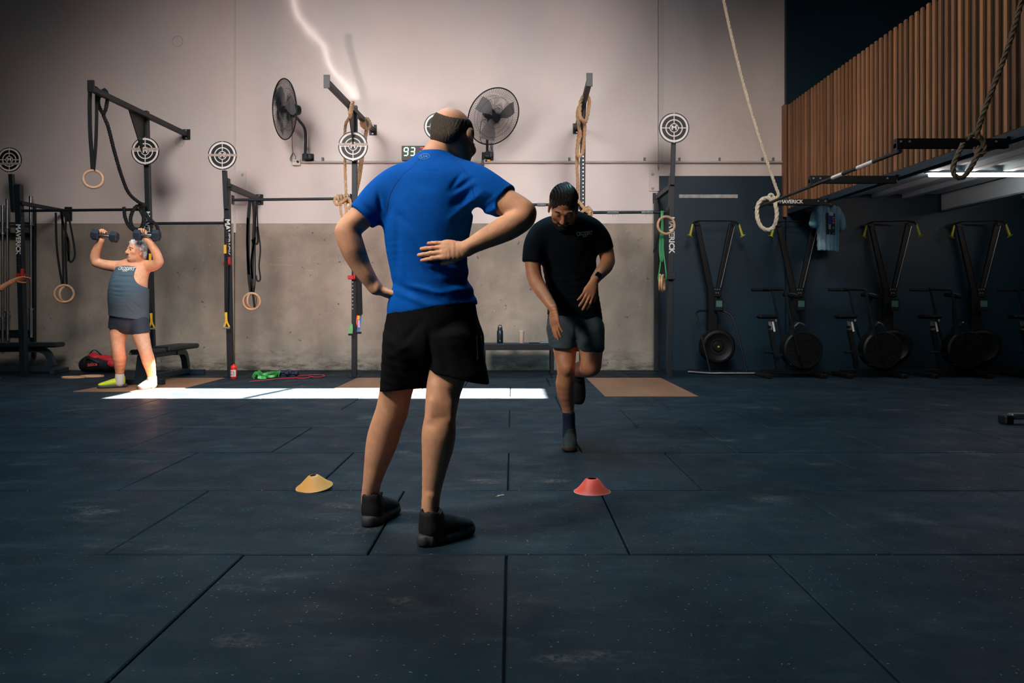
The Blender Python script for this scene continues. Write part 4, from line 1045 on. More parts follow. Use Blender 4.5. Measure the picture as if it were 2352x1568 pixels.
for q in (-1, 1): s_.limb(PR([(-150 + q * 18, 745, d1, .115), (-150 + q * 19, 790, d1, .095)]), 2, .01, .02)
s_.clip(P(-150, 788, d1), (0, 0, -1)); shape_obj('shorts', s_, .011, M_black_cloth, far)
for q in (-1, 1): shoe(far, (P(-150 + q * 20, 700, d1).x, d1 + .07, 0), R(-80), (M_shoe_blk, M_sole_blk, M_lace), laces=False)
# ------------------------------------------------------------------ rig, ropes, rings, targets
M_steel = mat('powder_steel', (13, 25, 33), rough=.5, var=.15, vscale=6, spec=.5)
M_steel2 = mat('black_steel', (8, 13, 18), rough=.5)
M_white = mat('target_white', (232, 226, 220), rough=.5)
M_black = mat('target_black', (6, 14, 20), rough=.5)
M_band = mat('target_band', (176, 160, 150), rough=.5, var=.2, vscale=40)
M_red = mat('hook_red', (176, 34, 38), rough=.5)
M_wood = mat('ring_wood', (186, 150, 118), rough=.5, var=.2, vscale=30, stretch=(1, 1, 6))
M_sisal = mat('manila_rope', (196, 160, 122), rough=.9, var=.22, vscale=60, bump=.4, bscale=220)
M_sisal2 = mat('pale_rope', (206, 196, 174), rough=.9, var=.2, vscale=60, bump=.4, bscale=220)
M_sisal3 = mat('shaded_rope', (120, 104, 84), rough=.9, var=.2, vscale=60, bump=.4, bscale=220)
M_nylon = mat('battle_rope_black', (10, 19, 26), rough=.75)
M_strap = mat('black_webbing', (7, 11, 16), rough=.8)
M_bolt = mat('bolt_grey', (176, 184, 186), rough=.35, metal=.6)
M_yel = mat('strap_yellow', (226, 178, 30), rough=.6)
M_bandgreen = mat('band_green', (70, 170, 96), rough=.6)
M_bandred = mat('band_red', (214, 58, 68), rough=.6)
PY = 10.05
def brand_text(parent, c, ux, uy, size, name='lettering', **k): return put_text('MAVERICK', size, c, ux, uy, M_print, parent, name, extrude=.0015, bold=size * .03, **k)
def target(label, cx, cy, d, rad, band=None, pole=None, tilt=0):
    """round wall-ball target on its pole; band = height of the pale strip across it"""
    c = P(cx, cy, d); t = thing('wall_ball_target', label, 'target', c, 0, None)
    ax = Vector((0, -1, 0))
    MB().lathe(c, ax, [(0, 0), (rad, 0), (rad, .006), (0, .006)], 48).build('disc', M_black, t)
    mb = MB(); f = c + ax * .006
    mb.ring(f, ax, rad * .80, rad * .93, .002, 48); mb.build('outer_ring', M_white, t)
    MB().ring(f, ax, rad * .50, rad * .57, .002, 40).build('middle_ring', M_white, t)
    MB().ring(f, ax, rad * .25, rad * .30, .002, 32).build('inner_ring', M_white, t)
    for a in range(4):
        v = Vector((math.cos(a * PI / 2), 0, math.sin(a * PI / 2)))
        MB().bar(f + v * rad * .28 + ax * .001, f + v * rad * .86 + ax * .001, rad * .055, .002, up=(0, 1, 0)).build('cross_line', M_white, t)
    put_text('M', rad * .40, f + ax * .002, (1, 0, 0), (0, 0, 1), M_white, t, 'letter', bold=rad * .018, xs=1.15)
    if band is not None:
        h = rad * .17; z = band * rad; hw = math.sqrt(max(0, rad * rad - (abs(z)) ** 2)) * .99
        MB().box(f + Vector((0, -.0035, z)), (2 * hw, .002, h)).build('pale_strip', M_band, t)
    for s_ in (1, -1): MB().cyl(f + Vector((0, 0, s_ * rad * .96)), f + Vector((0, -.005, s_ * rad * .96)), .007, seg=8).build('bolt', M_bolt, t)
    if pole:
        (x1, y1), (x2, y2), dd = pole
        MB().bar(P(x1, y1, dd), P(x2, y2, dd), .055, .055, up=(0, 1, 0)).build('pole', M_steel, t, bevel=.004)
    return t

def holes(mb_name, parent, x, y, z0, z1, step=.05, r=.009, face=-.036):
    mb = MB(); z = z0
    while z < z1: mb.cyl((x, y + face, z), (x, y + face - .0015, z), r, seg=8); z += step
    o = mb.build('bolt_holes', M_bolt, parent); o['kind'] = 'stuff'; return o
def post(label, base_px, top_px, d, w=.066, beam=None, letters=None, hooks=(), plates=True, hole=None, name='rig_post'):
    """upright of the rig; beam: (near_point, wall_point) of its cantilever"""
    b0 = P(base_px[0], base_px[1], d); b0.z = 0; t0 = P(top_px[0], top_px[1], d)
    t = thing(name, label, 'rig post', b0, 0, None)
    MB().bar(b0 + Vector((0, 0, .008)), t0, w, w, up=(0, 1, 0)).build('upright', M_steel, t, bevel=.004)
    MB().box(b0 + Vector((0, 0, .005)), (.14, .14, .01), bev=.002).build('base_plate', M_steel2, t)
    if beam:
        a, c = beam
        MB().bar(a, c, .062, .062).build('beam', M_steel, t, bevel=.004)
        MB().box(c + Vector((0, .0, 0)), (.11, .016, .15 if w > .05 else .1), bev=.003).build('wall_plate', M_steel2, t)
        for s_ in (-1, 1): MB().cyl(c + Vector((.0, -.008, s_ * .055)), c + Vector((0, -.018, s_ * .055)), .012, seg=8).build('bolt', M_bolt, t)
    for (px, py) in hooks:
        h = P(px, py, d - .05); hb_ = MB(); hb_.box(h, (.095, .07, .05), bev=.006); hb_.box(h + Vector((.045, -.045, .035)), (.026, .05, .10), bev=.006)
        hb_.build('safety_hook', M_red, t)
    if letters:
        px, py, sz, di = letters
        brand_text(t, P(px, py, d) + Vector((0, -w / 2 - .002, 0)), (0, 0, di), (-di, 0, 0), sz)
    if hole: holes('bolt_holes', t, (b0.x + t0.x) / 2 if hole is True else hole[0], d, hole[1] if hole is not True else 1.2, hole[2] if hole is not True else 2.4)
    return t
def beam_pts(X, z, d_near, d_wall=WY - .012, dx=0): return Vector((X + dx, d_near, z)), Vector((X, d_wall, z))

# posts from left to right
p1 = post('leftmost rig post, with safety hook and white lettering running down its face', (56, 858), (43, 424), 10.25, .078, letters=(46, 550, .085, -1), hooks=[(48, 632)])
MB().bar(P(48, 466, 10.2), P(155, 486, WY - .03), .05, .05).build('beam', M_steel, p1, bevel=.004)
MB().box(P(157, 491, WY - .02), (.10, .02, .20)).build('wall_plate', M_steel2, p1)
hb = MB(); x = 45
for i in range(9): hb.cyl(P(43.5 + i * .35, 580 + i * 6, 10.205), P(43.5 + i * .35, 580 + i * 6, 10.203), .011, seg=8)
o = hb.build('bolt_holes', mat('hole_dark', (6, 9, 12), .8), p1); o['kind'] = 'stuff'
p2 = post('tall rig post behind the grey-haired man, with long black overhead beam', (352, 865), (335, 255), 10.05, .066, beam=(Vector((-4.83, 8.74, 3.43)), Vector((-4.73, WY - .012, 3.425))), letters=(340, 527, .10, -1))
MB().prism([(0, 0), (-.46, 0), (0, -.62)], P(335, 268, 10.05) + Vector((0, 0, -.01)), (0, 1, 0), (0, 0, 1), .012).build('gusset', M_steel2, p2)
MB().box((-4.83, 8.74, 3.46), (.075, .02, .13)).build('end_cap', M_steel2, p2)
p3 = post('short rig post beside the pair of targets, yellow strap and red hook on it', (530, 866), (521, 410), 10.07, .072, letters=(524, 545, .10, -1), hooks=[(522, 605)], beam=(Vector((-3.72, 10.05, 2.50)), Vector((-3.67, WY - .012, 2.48))))
MB().bar(P(525, 425, 10.02), P(593, 455, WY - .05), .05, .05).build('brace', M_steel, p3, bevel=.004)
p4 = post('rig post left of the blue-shirted man, beige rope looped over its top beam', (814, 865), (815, 243), 10.05, .066, beam=(Vector((-2.115, 8.70, 3.49)), Vector((-2.02, WY - .012, 3.49))), hooks=[(808, 637)], letters=None, hole=(-2.095, .9, 1.35))
MB().prism([(0, 0), (-.46, 0), (0, -.62)], P(815, 256, 10.05), (0, 1, 0), (0, 0, 1), .012).build('gusset', M_steel2, p4)
MB().box((-2.115, 8.70, 3.50), (.07, .02, .15)).build('end_cap', M_steel2, p4)
p5 = post('rig post hidden behind the blue-shirted man, its round target beside his head', (1003, 865), (1003, 420), 10.05, .066)
p6 = post('rig post behind the running man, beige rope wound around its overhead beam', (1336, 865), (1339, 250), 10.05, .066, beam=(Vector((.885, 8.70, 3.51)), Vector((.94, WY - .012, 3.51))), hole=(.934, 2.0, 2.9))
MB().prism([(0, 0), (-.46, 0), (0, -.62)], P(1338, 258, 10.05), (0, 1, 0), (0, 0, 1), .012).build('gusset', M_steel2, p6)
MB().box((.885, 8.70, 3.52), (.07, .02, .15)).build('end_cap', M_steel2, p6)
p7 = post('rightmost rig post at the edge of the concrete, white lettering and green bands', (1537, 865), (1543, 405), 10.05, .070, letters=(1541, 540, .10, -1), beam=(Vector((2.09, 10.05, 2.50)), Vector((2.10, WY - .012, 2.50))))
MB().box(P(1541, 633, 10.0), (.11, .08, .10), bev=.005).build('safety_hook', M_steel, p7)
MB().bar((2.06, 10.9, 0.01), (2.06, 10.9, 2.45), .05, .07, up=(0, 1, 0)).build('rear_upright', M_steel, p7)
# pull-up bars between posts
def pullup(label, a, b, r=.0185, wraps=()):
    t = thing('pull_up_bar', label, 'pull-up bar', (Vector(a) + Vector(b)) / 2)
    MB().cyl(a, b, r, seg=14).build('bar', M_steel, t, smooth=True)
    for e, s_ in ((Vector(a), 1), (Vector(b), -1)): MB().box(e, (.012, .085, .12), bev=.003).build('end_plate', M_steel2, t)
    for (f0, f1) in wraps:
        u = Vector(b) - Vector(a); mb = MB(); mb.cyl(Vector(a) + u * f0, Vector(a) + u * f1, r * 1.25, seg=12)
        rr = random.Random(int(f0 * 100))
        for k in range(5):
            q = Vector(a) + u * (f0 + (f1 - f0) * rr.random()); mb.tube([q - Vector((0, 0, r)), q + Vector((rr.uniform(-.01, .01), 0, -r - rr.uniform(.01, .04)))], .0015, 4)
        mb.build('tape_wrap', mat('grip_tape', (110, 122, 128), .8, var=.4, vscale=30), t)
    return t
zb = lambda y: CAMH + (HOR - y) * PY / F
pullup('pull-up bar from the leftmost post to the grey-haired man\'s post', P(50, 484, 10.2), P(330, 481, PY))
pullup('low pull-up bar between the heavy rope coil and the short rig post', P(348, 513, PY), P(517, 512, PY))
pullup('pull-up bar ending in the beige rope coil', P(535, 459, PY), P(806, 456, PY))
pullup('pull-up bar crossing behind the blue-shirted man', P(820, 507, PY), P(998, 507, PY))
pullup('pull-up bar between the blue-shirted man\'s elbow and the running man\'s head', P(1008, 470, PY), P(1331, 470, PY), wraps=((.70, .76), (.83, .87)))
pullup('chalky taped pull-up bar right of the running man', P(1345, 488, PY), P(1533, 487, PY), .0195, wraps=((.26, .40), (.68, .82)))
# targets
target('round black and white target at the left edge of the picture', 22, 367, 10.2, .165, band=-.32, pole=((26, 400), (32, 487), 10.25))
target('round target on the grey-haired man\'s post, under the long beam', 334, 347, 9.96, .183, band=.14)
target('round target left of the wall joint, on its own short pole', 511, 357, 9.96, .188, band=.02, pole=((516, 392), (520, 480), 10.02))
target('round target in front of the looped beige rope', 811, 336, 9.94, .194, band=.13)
target('round target half hidden behind the balding man\'s head', 1005, 291, 9.95, .178, pole=((1005, 320), (1004, 430), 10.0))
target('clean round target high on the right above the green bands', 1548, 294, 9.95, .199, pole=((1547, 328), (1544, 425), 10.0))

# ---- gymnastic rings on straps
def wood_ring(label, c, ax, Rr=.117, r=.016, group=None, parent=None):
    o = MB().torus(c, ax, Rr, r, 40, 12).build('gymnastic_ring', M_wood, parent, smooth=True, origin=None if parent else c)
    if parent is None: tag(o, label, 'gym ring', group)
    return o
def ring_set(label, ringc, ax, straps, Rr=.117, w=.038):
    t = thing('gymnastic_ring', label, 'gym ring', ringc)
    MB().torus(ringc, ax, Rr, .0165, 40, 12).build('wooden_ring', M_wood, t, smooth=True)
    for q in straps:
        m_ = MB(); strap(m_, q[0], q[1] if len(q) > 1 else w, .004, q[2] if len(q) > 2 else (1, 0, 0)); m_.build('strap', M_strap, t)
    return t
dd = 8.95
ring_set('wooden ring on black straps hanging from the near end of the long beam', P(214, 411, dd), (.35, -1, .1), [
    ([P(208, 196, 8.9), P(206, 230, 8.88), P(207, 300, 8.9), P(211, 360, 8.93), P(213, 392, dd)], .048), ([P(222, 215, 8.98), P(222, 260, 8.97), P(220, 330, 8.96), P(215, 392, dd)], .040),
    ([P(206, 210, 8.86), P(212, 198, 8.9), P(224, 206, 8.96), P(228, 222, 8.98)], .05)], Rr=.103)
d2_ = 10.14
ring_set('left ring of the pair hanging below the leftmost beam', P(147, 674, d2_), (.75, -1, 0), [([P(128, 488, 10.14), P(130, 560, 10.14), P(136, 612, 10.14), P(143, 652, d2_)], .03), ([P(143, 486, 10.14), P(144, 560, 10.14), P(146, 654, d2_)], .03)], Rr=.112)
ring_set('right ring of the pair hanging below the leftmost beam', P(153, 676, d2_ + .05), (1, -.35, 0), [([P(152, 488, 10.14), P(150, 560, 10.14), P(153, 655, d2_ + .05)], .03), ([P(156, 490, 10.14), P(166, 540, 10.14), P(172, 585, 10.14), P(162, 602, 10.14), P(156, 580, 10.14), P(155, 545, 10.14)], .026), ([P(140, 486, 10.14), P(143, 505, 10.14), P(150, 530, 10.14), P(158, 560, 10.14), P(157, 600, 10.14)], .03)], Rr=.108)
d3 = 10.06
ring_set('front ring of the pair between the short post and the wall writing', P(578, 692, d3), (0.08, -1, 0), [([P(574, 460, 10.06), P(570, 520, 10.06), P(571, 620, 10.06), P(577, 676, d3)], .045), ([P(581, 460, 10.06), P(584, 500, 10.06), P(580, 600, 10.06), P(579, 676, d3)], .04), ([P(569, 500, 10.06), P(568, 560, 10.06), P(572, 630, 10.06)], .03), ([P(586, 545, 10.06), P(577, 600, 10.06), P(580, 640, 10.06)], .025)], Rr=.108)
ring_set('rear ring of the pair between the short post and the wall writing', P(580, 690, d3 + .06), (1, -.35, 0), [([P(588, 470, 10.06), P(586, 560, 10.06), P(586, 640, 10.06), P(583, 672, d3 + .06)], .016), ([P(590, 462, 10.06), P(592, 520, 10.06), P(598, 570, 10.06), P(595, 610, 10.06), P(598, 640, 10.06), P(591, 645, 10.06), P(588, 632, 10.06)], .02), ([P(590, 520, 10.06), P(592, 555, 10.06), P(585, 560, 10.06), P(579, 550, 10.06)], .03), ([P(581, 672, 10.06), P(583, 690, 10.06), P(585, 706, 10.06)], .03)], Rr=.104)
ring_set('wooden ring hanging in front of the white lettering on the rightmost post', P(1530, 517, 9.9), (.12, -1, 0), [([P(1533, 484, 10.03), P(1533, 492, 9.94), P(1531, 499, 9.9)], .03)], .112)
ring_set('lower grey-looking wooden ring left of the green bands, nearer the wall', P(1516, 649, 10.15), (1, -.25, 0), [([P(1518, 487, 10.07), P(1517, 560, 10.12), P(1516, 634, 10.15)], .02)], .105)
ring_set('lower wooden ring at the bottom of the green bands, turned edge-on', P(1523, 650, 10.08), (1, -.4, 0), [([P(1524, 487, 10.06), P(1524, 560, 10.08), P(1523, 634, 10.08)], .02)], .105)

# ---- ropes
def rope_obj(name, label, cat, pts, r, m, group=None, origin=None, **k):
    mb = MB(); rope(mb, pts, r, **k); o = mb.build(name, m, None, smooth=True, origin=origin or pts[len(pts) // 2]); return tag(o, label, cat, group)
# black battle rope draped from the long beam, coiled at the post
br = thing('battle_rope', 'thick black rope sagging from the long beam to a coil on the post', 'rope', P(335, 470, 10.0))
mb = MB(); rope(mb, [P(230, 222, 9.1), P(240, 206, 9.1), P(247, 222, 9.1), P(243, 250, 9.12), P(238, 264, 9.15), P(248, 290, 9.2), P(262, 345, 9.35), P(278, 400, 9.5), P(295, 442, 9.65), P(318, 464, 9.8), P(332, 470, 9.95)], .0225, pitch=.10)
mb.build('rope_length', M_nylon, br, smooth=True)
mb = MB(); rope(mb, [P(232, 215, 9.12), P(226, 228, 9.15), P(228, 245, 9.12), P(237, 262, 9.12)], .0225, pitch=.10); mb.build('rope_loop', M_nylon, br, smooth=True)
mb = MB(); rope(mb, [P(334, 472, 9.9), P(312, 475, 9.85), P(300, 500, 9.85), P(305, 522, 9.85), P(322, 525, 9.85), P(332, 505, 9.85), P(322, 480, 9.9), P(334, 490, 9.95), P(345, 506, 9.9), P(358, 515, 9.88), P(364, 535, 9.88), P(358, 550, 9.88), P(345, 548, 9.9), P(340, 535, 9.95)], .0235, pitch=.10)
mb.build('rope_loop', M_nylon, br, smooth=True)
mb = MB(); rope(mb, [P(285, 476, 9.9), P(287, 498, 9.88), P(297, 520, 9.86), P(312, 530, 9.86), P(325, 522, 9.86), P(330, 500, 9.88), P(320, 478, 9.9)], .0235, pitch=.10); mb.build('rope_loop', M_nylon, br, smooth=True)
mb = MB(); mb.cyl(P(246, 217, 9.08), P(248, 226, 9.08), .03, seg=12); mb.build('red_sleeve', M_red, br)
# beige ropes on post 4
q4 = 9.75
r4 = thing('climbing_rope', 'beige climbing rope looped over the beam left of the blue-shirted man', 'rope', P(815, 400, q4))
def rl(parent, pts, r, m, name='rope_length', **k):
    mb = MB(); rope(mb, pts, r, **k); return mb.build(name, m, parent, smooth=True)
rl(r4, [P(802, 262, 9.6), P(807, 240, 9.62), P(811, 236, 9.7), P(806, 262, 9.68), P(799, 275, 9.8), P(793, 290, 10.05), P(792, 340, 10.12), P(793, 400, 10.12), P(795, 452, 10.05)], .020, M_sisal)
rl(r4, [P(835, 284, 10.35), P(829, 280, 10.4), P(832, 290, 10.35), P(845, 296, 10.35), P(851, 284, 10.45), P(844, 272, 10.5), P(837, 276, 10.45), P(840, 292, 10.4), P(843, 300, 10.4), P(836, 340, 10.35), P(828, 400, 10.3), P(818, 448, 10.2)], .020, M_sisal)
rl(r4, [P(841, 298, 10.4), P(831, 350, 10.35), P(824, 400, 10.3), P(816, 440, 10.2)], .020, M_sisal)
coil = []
for i in range(26):
    a = i * PI / 3.3; coil.append(Vector((P(775 + i * 1.15, 0, PY).x, PY + .048 * math.cos(a), zb(457) + .050 * math.sin(a))))
rl(r4, coil, .020, M_sisal, 'rope_coil', n=4)
rl(r4, [P(782, 466, 10.0), P(783, 485, 9.98), P(788, 500, 9.98), P(795, 490, 9.98), P(793, 466, 9.98)], .019, M_sisal, 'rope_loop')
rl(r4, [P(771, 452, 10.0), P(768, 462, 9.98), P(774, 470, 9.97), P(784, 464, 9.96), P(800, 455, 9.97), P(806, 470, 9.97), P(800, 480, 9.98)], .020, M_sisal, 'rope_loop')
# beige rope on post 6
r6 = thing('climbing_rope', 'beige climbing rope wound around the beam above the running man', 'rope', P(1335, 350, 9.6))
rl(r6, [P(1339, 222, 9.3), P(1333, 235, 9.3), P(1332, 262, 9.3), P(1337, 275, 9.32), P(1345, 280, 9.4), P(1352, 250, 9.45), P(1353, 228, 9.4), P(1346, 218, 9.35), P(1339, 222, 9.3)], .023, M_sisal, 'rope_loop')
rl(r6, [P(1330, 245, 9.5), P(1326, 262, 9.5), P(1330, 292, 9.5), P(1333, 310, 9.55), P(1328, 330, 9.6), P(1326, 350, 9.65), P(1331, 360, 9.65), P(1338, 350, 9.65), P(1341, 320, 9.6), P(1343, 290, 9.5), P(1340, 275, 9.45)], .023, M_sisal, 'rope_loop')
rl(r6, [P(1332, 300, 9.6), P(1327, 325, 9.65), P(1325, 370, 9.75), P(1327, 420, 9.85), P(1327, 455, 9.95), P(1334, 468, 9.95), P(1345, 482, 9.95), P(1355, 490, 9.97)], .022, M_sisal)
rl(r6, [P(1330, 492, 9.98), P(1340, 484, 9.96), P(1350, 480, 9.95), P(1358, 484, 9.97), P(1358, 494, 9.98), P(1350, 490, 10.1), P(1346, 480, 10.1), P(1352, 476, 10.05), P(1356, 486, 9.95), P(1350, 496, 9.95), P(1334, 494, 9.97)], .022, M_sisal, 'rope_coil')
# pale climbing rope knotted on the monkey bar
rw = thing('climbing_rope', 'pale white climbing rope knotted in a big loop on the long handrail bar', 'rope', P(1770, 462, 9.4))
rl(rw, [Vector((1.72, 9.55, 7.48)), Vector((2.14, 9.52, 6.2)), P(1645, -80, 9.5), P(1662, 0, 9.5), P(1682, 90, 9.48), P(1712, 210, 9.46), P(1745, 320, 9.44), P(1770, 395, 9.43), P(1783, 432, 9.42), P(1788, 448, 9.42), P(1780, 458, 9.42)], .020, M_sisal2)
rl(rw, [P(1790, 455, 9.45), P(1782, 466, 9.40), P(1772, 462, 9.35), P(1766, 452, 9.38), P(1772, 447, 9.45), P(1779, 456, 9.42)], .024, M_sisal2, 'knot')
rl(rw, [P(1774, 458, 9.35), P(1756, 455, 9.35), P(1741, 470, 9.35), P(1739, 497, 9.35), P(1748, 520, 9.35), P(1764, 528, 9.35), P(1778, 519, 9.35), P(1784, 496, 9.35), P(1782, 474, 9.35), P(1775, 456, 9.38)], .026, M_sisal2, 'rope_loop')
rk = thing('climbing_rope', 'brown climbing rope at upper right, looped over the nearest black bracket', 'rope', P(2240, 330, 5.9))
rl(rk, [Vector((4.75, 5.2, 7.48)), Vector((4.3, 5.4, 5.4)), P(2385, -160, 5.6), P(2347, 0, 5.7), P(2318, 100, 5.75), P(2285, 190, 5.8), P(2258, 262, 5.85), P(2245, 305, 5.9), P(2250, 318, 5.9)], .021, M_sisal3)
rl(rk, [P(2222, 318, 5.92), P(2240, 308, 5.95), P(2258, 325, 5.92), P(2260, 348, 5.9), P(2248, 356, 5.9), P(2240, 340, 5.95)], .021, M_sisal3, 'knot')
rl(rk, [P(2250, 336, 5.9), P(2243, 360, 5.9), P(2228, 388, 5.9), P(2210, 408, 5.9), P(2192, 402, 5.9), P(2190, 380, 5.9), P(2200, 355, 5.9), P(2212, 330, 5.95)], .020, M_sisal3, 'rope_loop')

# suspension straps, bands and the coil on posts
def straps_obj(name, label, cat, pieces, org):
    t = thing(name, label, cat, org)
    for nm, m, kind, args in pieces:
        mb = MB()
        if kind == 's': strap(mb, *args)
        elif kind == 't': mb.tube(*args)
        elif kind == 'b': mb.box(*args)
        mb.build(nm, m, t)
    return t
for (x, ytop, yb, lab, z) in ((519, 520, 755, 'suspension strap with yellow handle loop on the short rig post', 9.97), (347, 540, 757, 'suspension strap with yellow handle loop behind the grey-haired man', 9.95)):
    straps_obj('suspension_strap', lab, 'strap', [
        ('strap', M_strap, 's', ([P(x - 1.5, ytop, z), P(x - 1.5, (ytop + yb) / 2, z), P(x - 1, yb - 36, z)], .028, .004)),
        ('strap', M_strap, 's', ([P(x + 3.5, ytop + 8, z), P(x + 3.5, (ytop + yb) / 2, z), P(x + 2, yb - 40, z)], .02, .004)),
        ('yellow_tag', M_yel, 's', ([P(x - 2, ytop + 42, z - .012), P(x - 2, ytop + 62, z - .012)], .034, .005)),
        ('handle_loop', M_yel, 's', ([P(x - 1, yb - 38, z - .01), P(x, yb - 18, z - .01), P(x - 5, yb - 4, z - .01)], .022, .004)),
        ('handle_loop', M_yel, 's', ([P(x + 1, yb - 38, z - .015), P(x + 2, yb - 18, z - .015), P(x + 8, yb - 4, z - .015)], .022, .004)),
        ('grip', mat('grip_grey', (120, 128, 132), .5), 't', ([P(x - 7, yb - 2, z - .012), P(x + 9, yb - 2, z - .012)], .014, 10))], P(x, yb, z))
sl = thing('resistance_tube', 'coiled black tube with blue and yellow handles hanging beside the left-centre post', 'resistance tube', P(826, 700, 9.95))
mb = MB(); pts = []
for i in range(360):
    a = i * PI / 5; y = 628 + 95 * i / 360; pts.append(P(824 + 2.5 * i / 360, y, 9.95) + Vector((.030 * math.cos(a), .03 * math.sin(a), 0)))
mb.tube(pts, .0095, 5); mb.build('coiled_tube', M_nylon, sl, smooth=True)
for pts_, m_, w_ in (([P(822, 722, 9.95), P(820, 738, 9.95), P(822, 748, 9.95)], mat('tube_red', (214, 90, 66), .6), .022), ([P(825, 720, 9.93), P(823, 733, 9.93)], M_yel, .026), ([P(828, 722, 9.94), P(826, 745, 9.94), P(822, 762, 9.94)], mat('tube_blue', (44, 110, 190), .6), .03), ([P(824, 735, 9.93), P(825, 752, 9.93)], mat('tube_lilac', (168, 176, 214), .6), .022)):
    m2 = MB(); strap(m2, pts_, w_, .006); m2.build('handle_strap', m_, sl)
m2 = MB(); m2.tube([P(818, 764, 9.94), P(830, 764, 9.94)], .014, 8); m2.build('grip', M_strap, sl)
gs = thing('resistance_tube', 'small green strap handle hanging left of the left-centre post', 'resistance tube', P(803, 765, 9.97))
m2 = MB(); strap(m2, [P(808, 744, 9.98), P(804, 755, 9.96), P(801, 766, 9.95)], .02, .004); m2.build('handle_strap', M_bandgreen, gs)
m2 = MB(); strap(m2, [P(808, 744, 9.98), P(809, 755, 9.96), P(808, 766, 9.95)], .016, .004); m2.build('handle_strap', M_bandgreen, gs)
m2 = MB(); m2.tube([P(800, 768, 9.95), P(811, 768, 9.95)], .013, 8); m2.build('grip', M_strap, gs)
# green bands on the right
gb = thing('resistance_band', 'long green resistance bands looped over the bar by the rightmost post', 'resistance band', P(1521, 560, 10.0))
for pts_, w_ in (([P(1519, 484, 10.03), P(1519, 500, 10.0), P(1521, 520, 10.0), P(1521, 560, 10.0), P(1516, 610, 10.02), P(1512, 640, 10.05), P(1517, 645, 10.05)], .014), ([P(1523, 484, 10.03), P(1523, 520, 10.0), P(1524, 575, 10.0), P(1529, 620, 10.0), P(1530, 638, 10.02), P(1525, 645, 10.05)], .012)):
    m2 = MB(); strap(m2, pts_, w_, .005); m2.build('band', M_bandgreen, gb)
m2 = MB(); strap(m2, [P(1521, 486, 10.02), P(1521, 520, 9.99), P(1522, 560, 9.99), P(1520, 600, 10.0), P(1516, 570, 10.02), P(1520, 520, 10.03)], .034, .006); m2.build('band', mat('band_green_deep', (38, 132, 80), .6), gb)
o = MB(); o.tube([P(1519, 505, 10.86), P(1516, 525, 10.6), P(1514, 540, 10.3), P(1507, 562, 10.3), P(1502, 575, 10.3), P(1501, 579, 10.3), P(1504, 577, 10.3), P(1508, 565, 10.3)], .008, 6)
tag(o.build('cord', M_strap, None, origin=P(1507, 562, 10.3)), 'short black cord loop beside the edge of the concrete', 'cord')
# ------------------------------------------------------------------ mezzanine with slatted front, brackets, long bar
M_slat = mat('cedar_slat', (150, 108, 76), rough=.6, var=.22, vscale=5, stretch=(3, 3, .35), bump=.2, bscale=40)
_nt = M_slat.node_tree; _oi = _nt.nodes.new('ShaderNodeObjectInfo'); _hs = _nt.nodes.new('ShaderNodeHueSaturation'); _mr2 = _nt.nodes.new('ShaderNodeMapRange'); _mr2.inputs[3].default_value = .45; _mr2.inputs[4].default_value = 1.15
_nt.links.new(_oi.outputs['Random'], _mr2.inputs[0]); _nt.links.new(_mr2.outputs[0], _hs.inputs['Value'])
_b = _nt.nodes['Principled BSDF']; _nt.links.new(_b.inputs['Base Color'].links[0].from_socket, _hs.inputs['Color']); _nt.links.new(_hs.outputs[0], _b.inputs['Base Color'])
M_slatback = mat('slat_backing', (40, 34, 28), rough=.9)
M_soffit = mat('white_deck', (188, 210, 220), rough=.6, var=.05)
MX = 3.95
bal = thing('slatted_balustrade', 'mezzanine front clad in upright timber slats, running from the far wall toward the camera', 'slatted wall', (MX, 7.3, 2.33))
MB().box((MX + .06, (3.4 + WY - .02) / 2, (2.335 + 3.80) / 2), (.03, WY - .02 - 3.4, 3.80 - 2.335)).build('backing_board', M_slatback, bal)
sm_ = MB().box((0, 0, 0), (.026, .042, 1.495), bev=.003); me0 = None; rs = random.Random(9)
y = WY - .14; i = 0
while y > 3.5:
    if me0 is None:
        o = sm_.build('slat', M_slat, bal, local=True); me0 = o.data
    else:
        o = bpy.data.objects.new('slat', me0); C.objects.link(o); o.parent = bal
    o.location = Vector((MX + .031 + rs.uniform(-.001, .001), y, 3.0825)) - bal.location; o.rotation_euler = (0, 0, rs.choice((0, PI)) + rs.uniform(-.01, .01)); y -= .1045
MB().box((MX - .005, WY - .045, 3.03), (.05, .085, 1.62), bev=.003).build('end_board', M_slat, bal)
MB().box((MX + .07, (3.4 + WY - .02) / 2, 2.2975), (.10, WY - .02 - 3.4, .072)).build('edge_beam', M_navy, bal)
structure('trim_3', MB().box(((MX + .12 + X1) / 2, (3.4 + WY - .02) / 2, 2.60), (X1 - MX - .12, WY - .02 - 3.4, .10)), M_soffit)
sof = bpy.data.objects['trim_3']
for x in (4.80, 5.22, 5.66, 7.4, 8.0, 8.6):
    mb = MB(); mb.box((x, 7.25, 2.52), (.05, 7.6, .06)); mb.box((x + .045, 7.25, 2.492), (.11, 7.6, .012)); mb.build('deck_rib', M_soffit, sof)
mb = MB(); mb.box((6.19, 7.25, 2.43), (.02, 7.5, .24)); mb.box((6.25, 7.25, 2.312), (.14, 7.5, .014)); mb.box((6.25, 7.25, 2.545), (.14, 7.5, .014)); mb.build('deep_joist', M_soffit, sof)
MB().box((6.25, WY - .09, 2.43), (.17, .05, .25)).build('joist_cleat', M_navy2, sof)
tl = thing('tube_light', 'long glowing fluorescent tube under the mezzanine deck', 'light', (6.2, 8.8, 2.47))
MB().box((6.2, 8.8, 2.485), (2.85, .075, .03), bev=.004).build('batten', M_soffit, tl)
